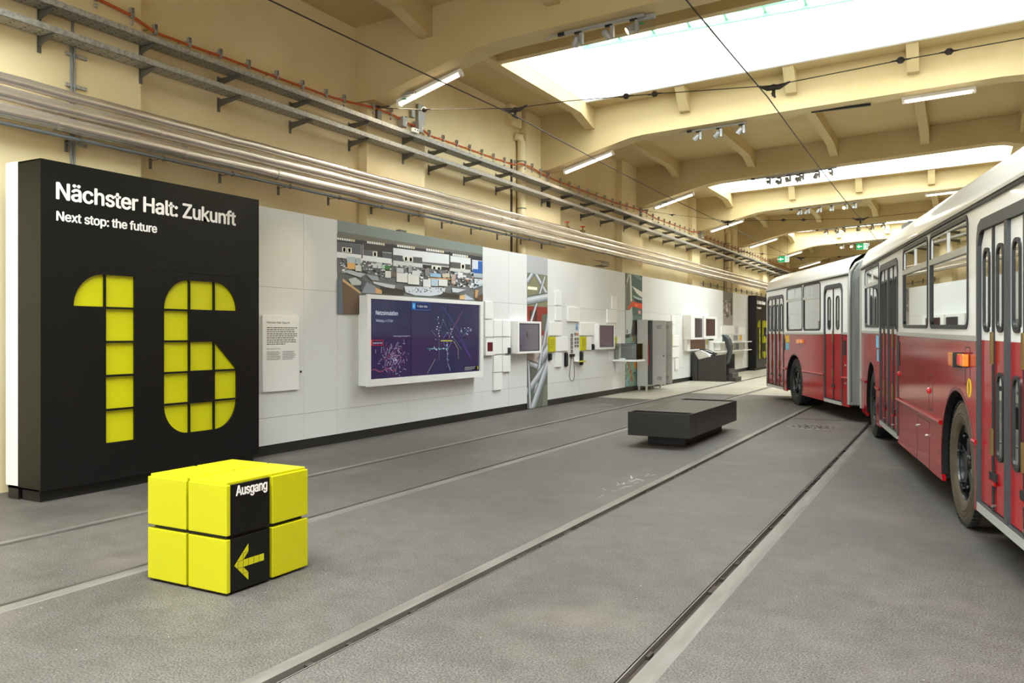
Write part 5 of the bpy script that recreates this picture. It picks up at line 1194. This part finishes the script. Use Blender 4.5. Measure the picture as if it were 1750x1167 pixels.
def wheel(T, tx, brown, rim_bright):
    key = 'T'; CUR['T'] = T; CUR['tap'] = False
    fn = lambda a, b, d: (tx + a, .03 - d, .497 + b)       # d outwards
    prof = [(.27, -.24), (.42, -.27), (.485, -.255), (.497, -.22), (.497, -.045), (.488, -.02), (.455, -.004), (.44, -.003), (.432, -.006), (.424, -.001), (.40, .002), (.392, -.003), (.384, .002), (.34, -.004), (.312, -.014), (.3, -.03)]
    o = bb(MB().lathe(prof, fn, 56), 'wheel', 'tyreb' if brown else 'tyre', smooth=True)
    tr = MB()
    for i in range(56):
        an = 2 * PI * i / 56
        c_, s_ = math.cos(an), math.sin(an); p = Vector(fn(.496 * c_, .496 * s_, -.04)); r_ = Vector((c_, 0, s_)); tg = Vector((-s_, 0, c_))
        tr.obox(p, tg * .018, Vector((0, .03, 0)), r_ * .006)
    bb(tr, 'tread', 'tyre', o)
    bb(MB().lathe([(.305, -.028), (.3, -.045), (.285, -.05), (.275, -.12), (.2, -.17), (.001, -.18)], fn, 40), 'rim', 'hub', o, smooth=True)
    sp_ = MB()
    for i in range(5):
        an = 2 * PI * i / 5 + .3; c_, s_ = math.cos(an), math.sin(an); r_ = Vector((c_, 0, s_)); tg = Vector((-s_, 0, c_)); c0 = Vector(fn(0, 0, -.09))
        sp_.obox(c0 + r_ * .17, r_ * .1, tg * .045, Vector((0, .04, 0))); sp_.obox(c0 + r_ * .262, r_ * .022, tg * .05, Vector((0, .055, 0)))
        sp_.tube([c0 + r_ * .215 + Vector((0, 0, 0)), c0 + r_ * .215 + Vector((0, -.075, 0))], .018, 6)
    sp_.lathe([(.12, -.13), (.11, -.09), (.075, -.06), (.055, -.035), (.001, -.03)], fn, 20)
    bb(sp_, 'hub', 'hub', o, bevel=.006)
    if rim_bright: bb(MB().lathe([(.262, -.045), (.27, -.03), (.262, -.03)], fn, 40), 'rim_edge', 'rubberg', o)
    inner = bb(MB().lathe([(.27, -.28), (.45, -.28), (.49, -.3), (.49, -.5), (.45, -.53), (.27, -.53)], fn, 30), 'inner_wheel', 'under', o)

# near half
CUR.update(T=TA, tap=True)
DA = (-4.93, -3.32, .36, 2.36); DB = (.63, 2.33, .335, 2.33)
body(-7.35, 4.25, [DA, DB], [(-6.83, -5.08), (-2.9, -1.36), (-1.26, .31), (2.75, 4.05)], [-6.0, -.1], 1.5, 2.505, 1.575, 2.455, 2.93, True)
doors_(*DA, [(-4.9, -4.55), (-4.53, -4.16), (-4.09, -3.74), (-3.72, -3.35)], 1.5)
doors_(*DB, [(.665, 1.0), (1.03, 1.345), (1.41, 1.72), (1.755, 2.3)], 1.5, lower=(1, 2))
def bx(name, m_, *a, **k): return bb(MB().box(*a), name, m_, **k)
ind = bx('indicator_lamp', 'amber', -.13, .1, -.06, -.001, 1.28, 1.39, bevel=.008); bx('lamp_divider', 'rubber', .1, .12, -.07, -.001, 1.275, 1.395, parent=ind); bx('side_lamp', 'amber', .12, .33, -.045, -.001, 1.29, 1.385, parent=ind, bevel=.008); bx('reflector', 'redlens', .16, .24, -.055, -.045, 1.305, 1.37, parent=ind)
st_ = bb(MB().lathe([(.001, .002), (.072, .002), (.074, .0005)], lambda a, b, d: (.33 + a, -d, 1.13 + b), 24), 'warning_sticker', 'sticky')
bb(MB().prism([(.325, 1.07), (.335, 1.07), (.345, 1.16), (.32, 1.19), (.33, 1.13)], S, .003, .004), 'pictogram', 'blackin', st_)
for (a, b, c_, d) in ((.2, .36, 1.15, 1.44), (-1.33, -1.13, .82, 1.15), (-1.98, -1.3, .25, .7)):
    bb(MB().ring([(a, c_), (b, c_), (b, d), (a, d)], [(a + .008, c_ + .008), (b - .008, c_ + .008), (b - .008, d - .008), (a + .008, d - .008)], S, .0, .0015), 'hatch_seam', 'rubber')
for (a, b) in ((-3.2, 1.05), (-1.31, .99)): bb(MB().lathe([(.001, .025), (.014, .017), (.02, .0)], lambda p, q_, d: (a + p, -d, b + q_ * 1.6), 12), 'marker_lamp', 'redlens')
for (a, b) in ((-1.93, .6), (-1.4, .56)): bb(MB().tube([(a, 0, b), (a, -.02, b)], .011, 8), 'hatch_lock', 'alu')
bx('handle_recess', 'blackin', -3.27, -3.16, -.006, .0, 1.14, 1.42, bevel=.002)
bx('info_sticker', 'stickb', -5.4, -5.12, -.002, .0, 1.3, 1.47); bx('info_sticker', 'stickb', -5.3, -5.12, -.002, .0, 1.12, 1.28)
ga = MB().box(-5.6, -4.0, .6, 1.7, 2.93, 3.02); bb(ga, 'roof_hatch', 'buswhite'); bb(MB().obox((-6.3, .8, 2.98), (.35, 0, 0), (0, .3, 0), (0, 0, .1)), 'roof_vent', 'bellow')
wheel(TA, -.1, True, False); wheel(TA, -6.0, False, True)

# front half
CUR.update(T=TB, tap=False)
DC = (-2.42, -1.0, .33, 2.4); DD = (1.96, 2.95, .32, 2.42)
body(-2.56, 3.3, [DC, DD], [(-.72, .5), (.56, 1.72)], [-.12], 1.535, 2.595, 1.60, 2.555, 2.93, False)
doors_(*DC, [(-2.39, -2.06), (-2.03, -1.73), (-1.68, -1.38), (-1.35, -1.03)], 1.535)
doors_(*DD, [(1.99, 2.44), (2.47, 2.92)], 1.535, two=True)
ind = bx('indicator_lamp', 'amber', .2, .4, -.05, -.001, 1.33, 1.42, bevel=.006); bx('side_lamp', 'amber', .43, .6, -.04, -.001, 1.34, 1.42, parent=ind)
bx('info_sticker', 'sticky', -.82, -.52, -.002, 0, 1.34, 1.5); bx('info_sticker', 'stickb', -.8, -.54, -.002, 0, 1.18, 1.33); bx('handle_recess', 'blackin', -.95, -.86, -.006, 0, 1.16, 1.42); bx('handle_recess', 'blackin', 3.03, 3.15, -.006, 0, 1.16, 1.42)
for z in (.98, .66): bb(MB().tube([(3.15, 0, z), (3.15, -.02, z)], .013, 8), 'hatch_lock', 'alu')
wheel(TB, -.12, False, True)
# rounded front corner
CUR.update(T=TB, tap=False)
mb = MB(); n = 7; ring_ = [(-2.56 - .16 * math.sin(i / (n - 1) * PI / 2), .16 * (1 - math.cos(i / (n - 1) * PI / 2))) for i in range(n)] + [(-2.76, .6), (-2.8, 1.25), (-2.76, 1.9), (-2.72, 2.34), (-2.56, 2.5)]
for z in (.28, 1.535): mb.v += [(a, b, z) for a, b in ring_]
k = len(ring_)
for i in range(k - 1): mb.face([i, i + 1, k + i + 1, k + i])
bb(mb, 'front_panel', 'busred', smooth=True)
mb = MB()
for z, s_ in ((1.535, 0), (2.6, .05), (2.8, .1), (2.93, .4)): mb.v += [(a + s_, min(max(b, s_), 2.5 - s_), z) for a, b in ring_]
for j in range(3):
    for i in range(k - 1): mb.face([j * k + i, j * k + i + 1, (j + 1) * k + i + 1, (j + 1) * k + i])
bb(mb, 'front_panel', 'buswhite', smooth=True)

# bellows between the halves
profW = [(0, .3), (0, .8), (0, 1.4), (0, 2.0), (.0, 2.45), (.03, 2.62), (.12, 2.76), (.28, 2.85), (.6, 2.9), (1.25, 2.93)]
profW += [(2.5 - a, b) for a, b in reversed(profW[:-1])]
inv = lambda T, t: [T @ Vector((t, y, z)) for y, z in profW]
def tapv(t, z): return .25 + (z - .25) * (1 - .0072 * t) if z > .25 else z
A_ = [TA @ Vector((-7.36, y, tapv(-7.36, z))) for y, z in profW]; B_ = [TB @ Vector((3.31, y, z)) for y, z in profW]
cA = TA @ Vector((-7.36, 1.25, 1.4)); cB = TB @ Vector((3.31, 1.25, 1.4))
mb = MB(); NS = 20; k = len(profW)
for i in range(NS + 1):
    t_ = i / NS; cc = cA.lerp(cB, t_); ins_ = (.0, .05, .12, .05)[i % 4] + .015
    if i in (0, NS): ins_ = .02
    for a, b in zip(A_, B_):
        p = a.lerp(b, t_); d = cc - p; d.normalize(); mb.v.append(tuple(p + d * ins_ * 1.2))
for i in range(NS):
    for j in range(k - 1): mb.face([i * k + j, i * k + j + 1, (i + 1) * k + j + 1, (i + 1) * k + j], 1 if i % 4 in (1, 2) else 0)  # fold shade put into the colour: valley strips take the darker material
o = mb.build('bellows', [M['bellow'], M['rubberg']], bus)
for P, T in ((A_, TA), (B_, TB)):
    rb = MB(); rb.tube(P, .03, 8); rb.build('bellows_frame', M['alu'], o, smooth=True)
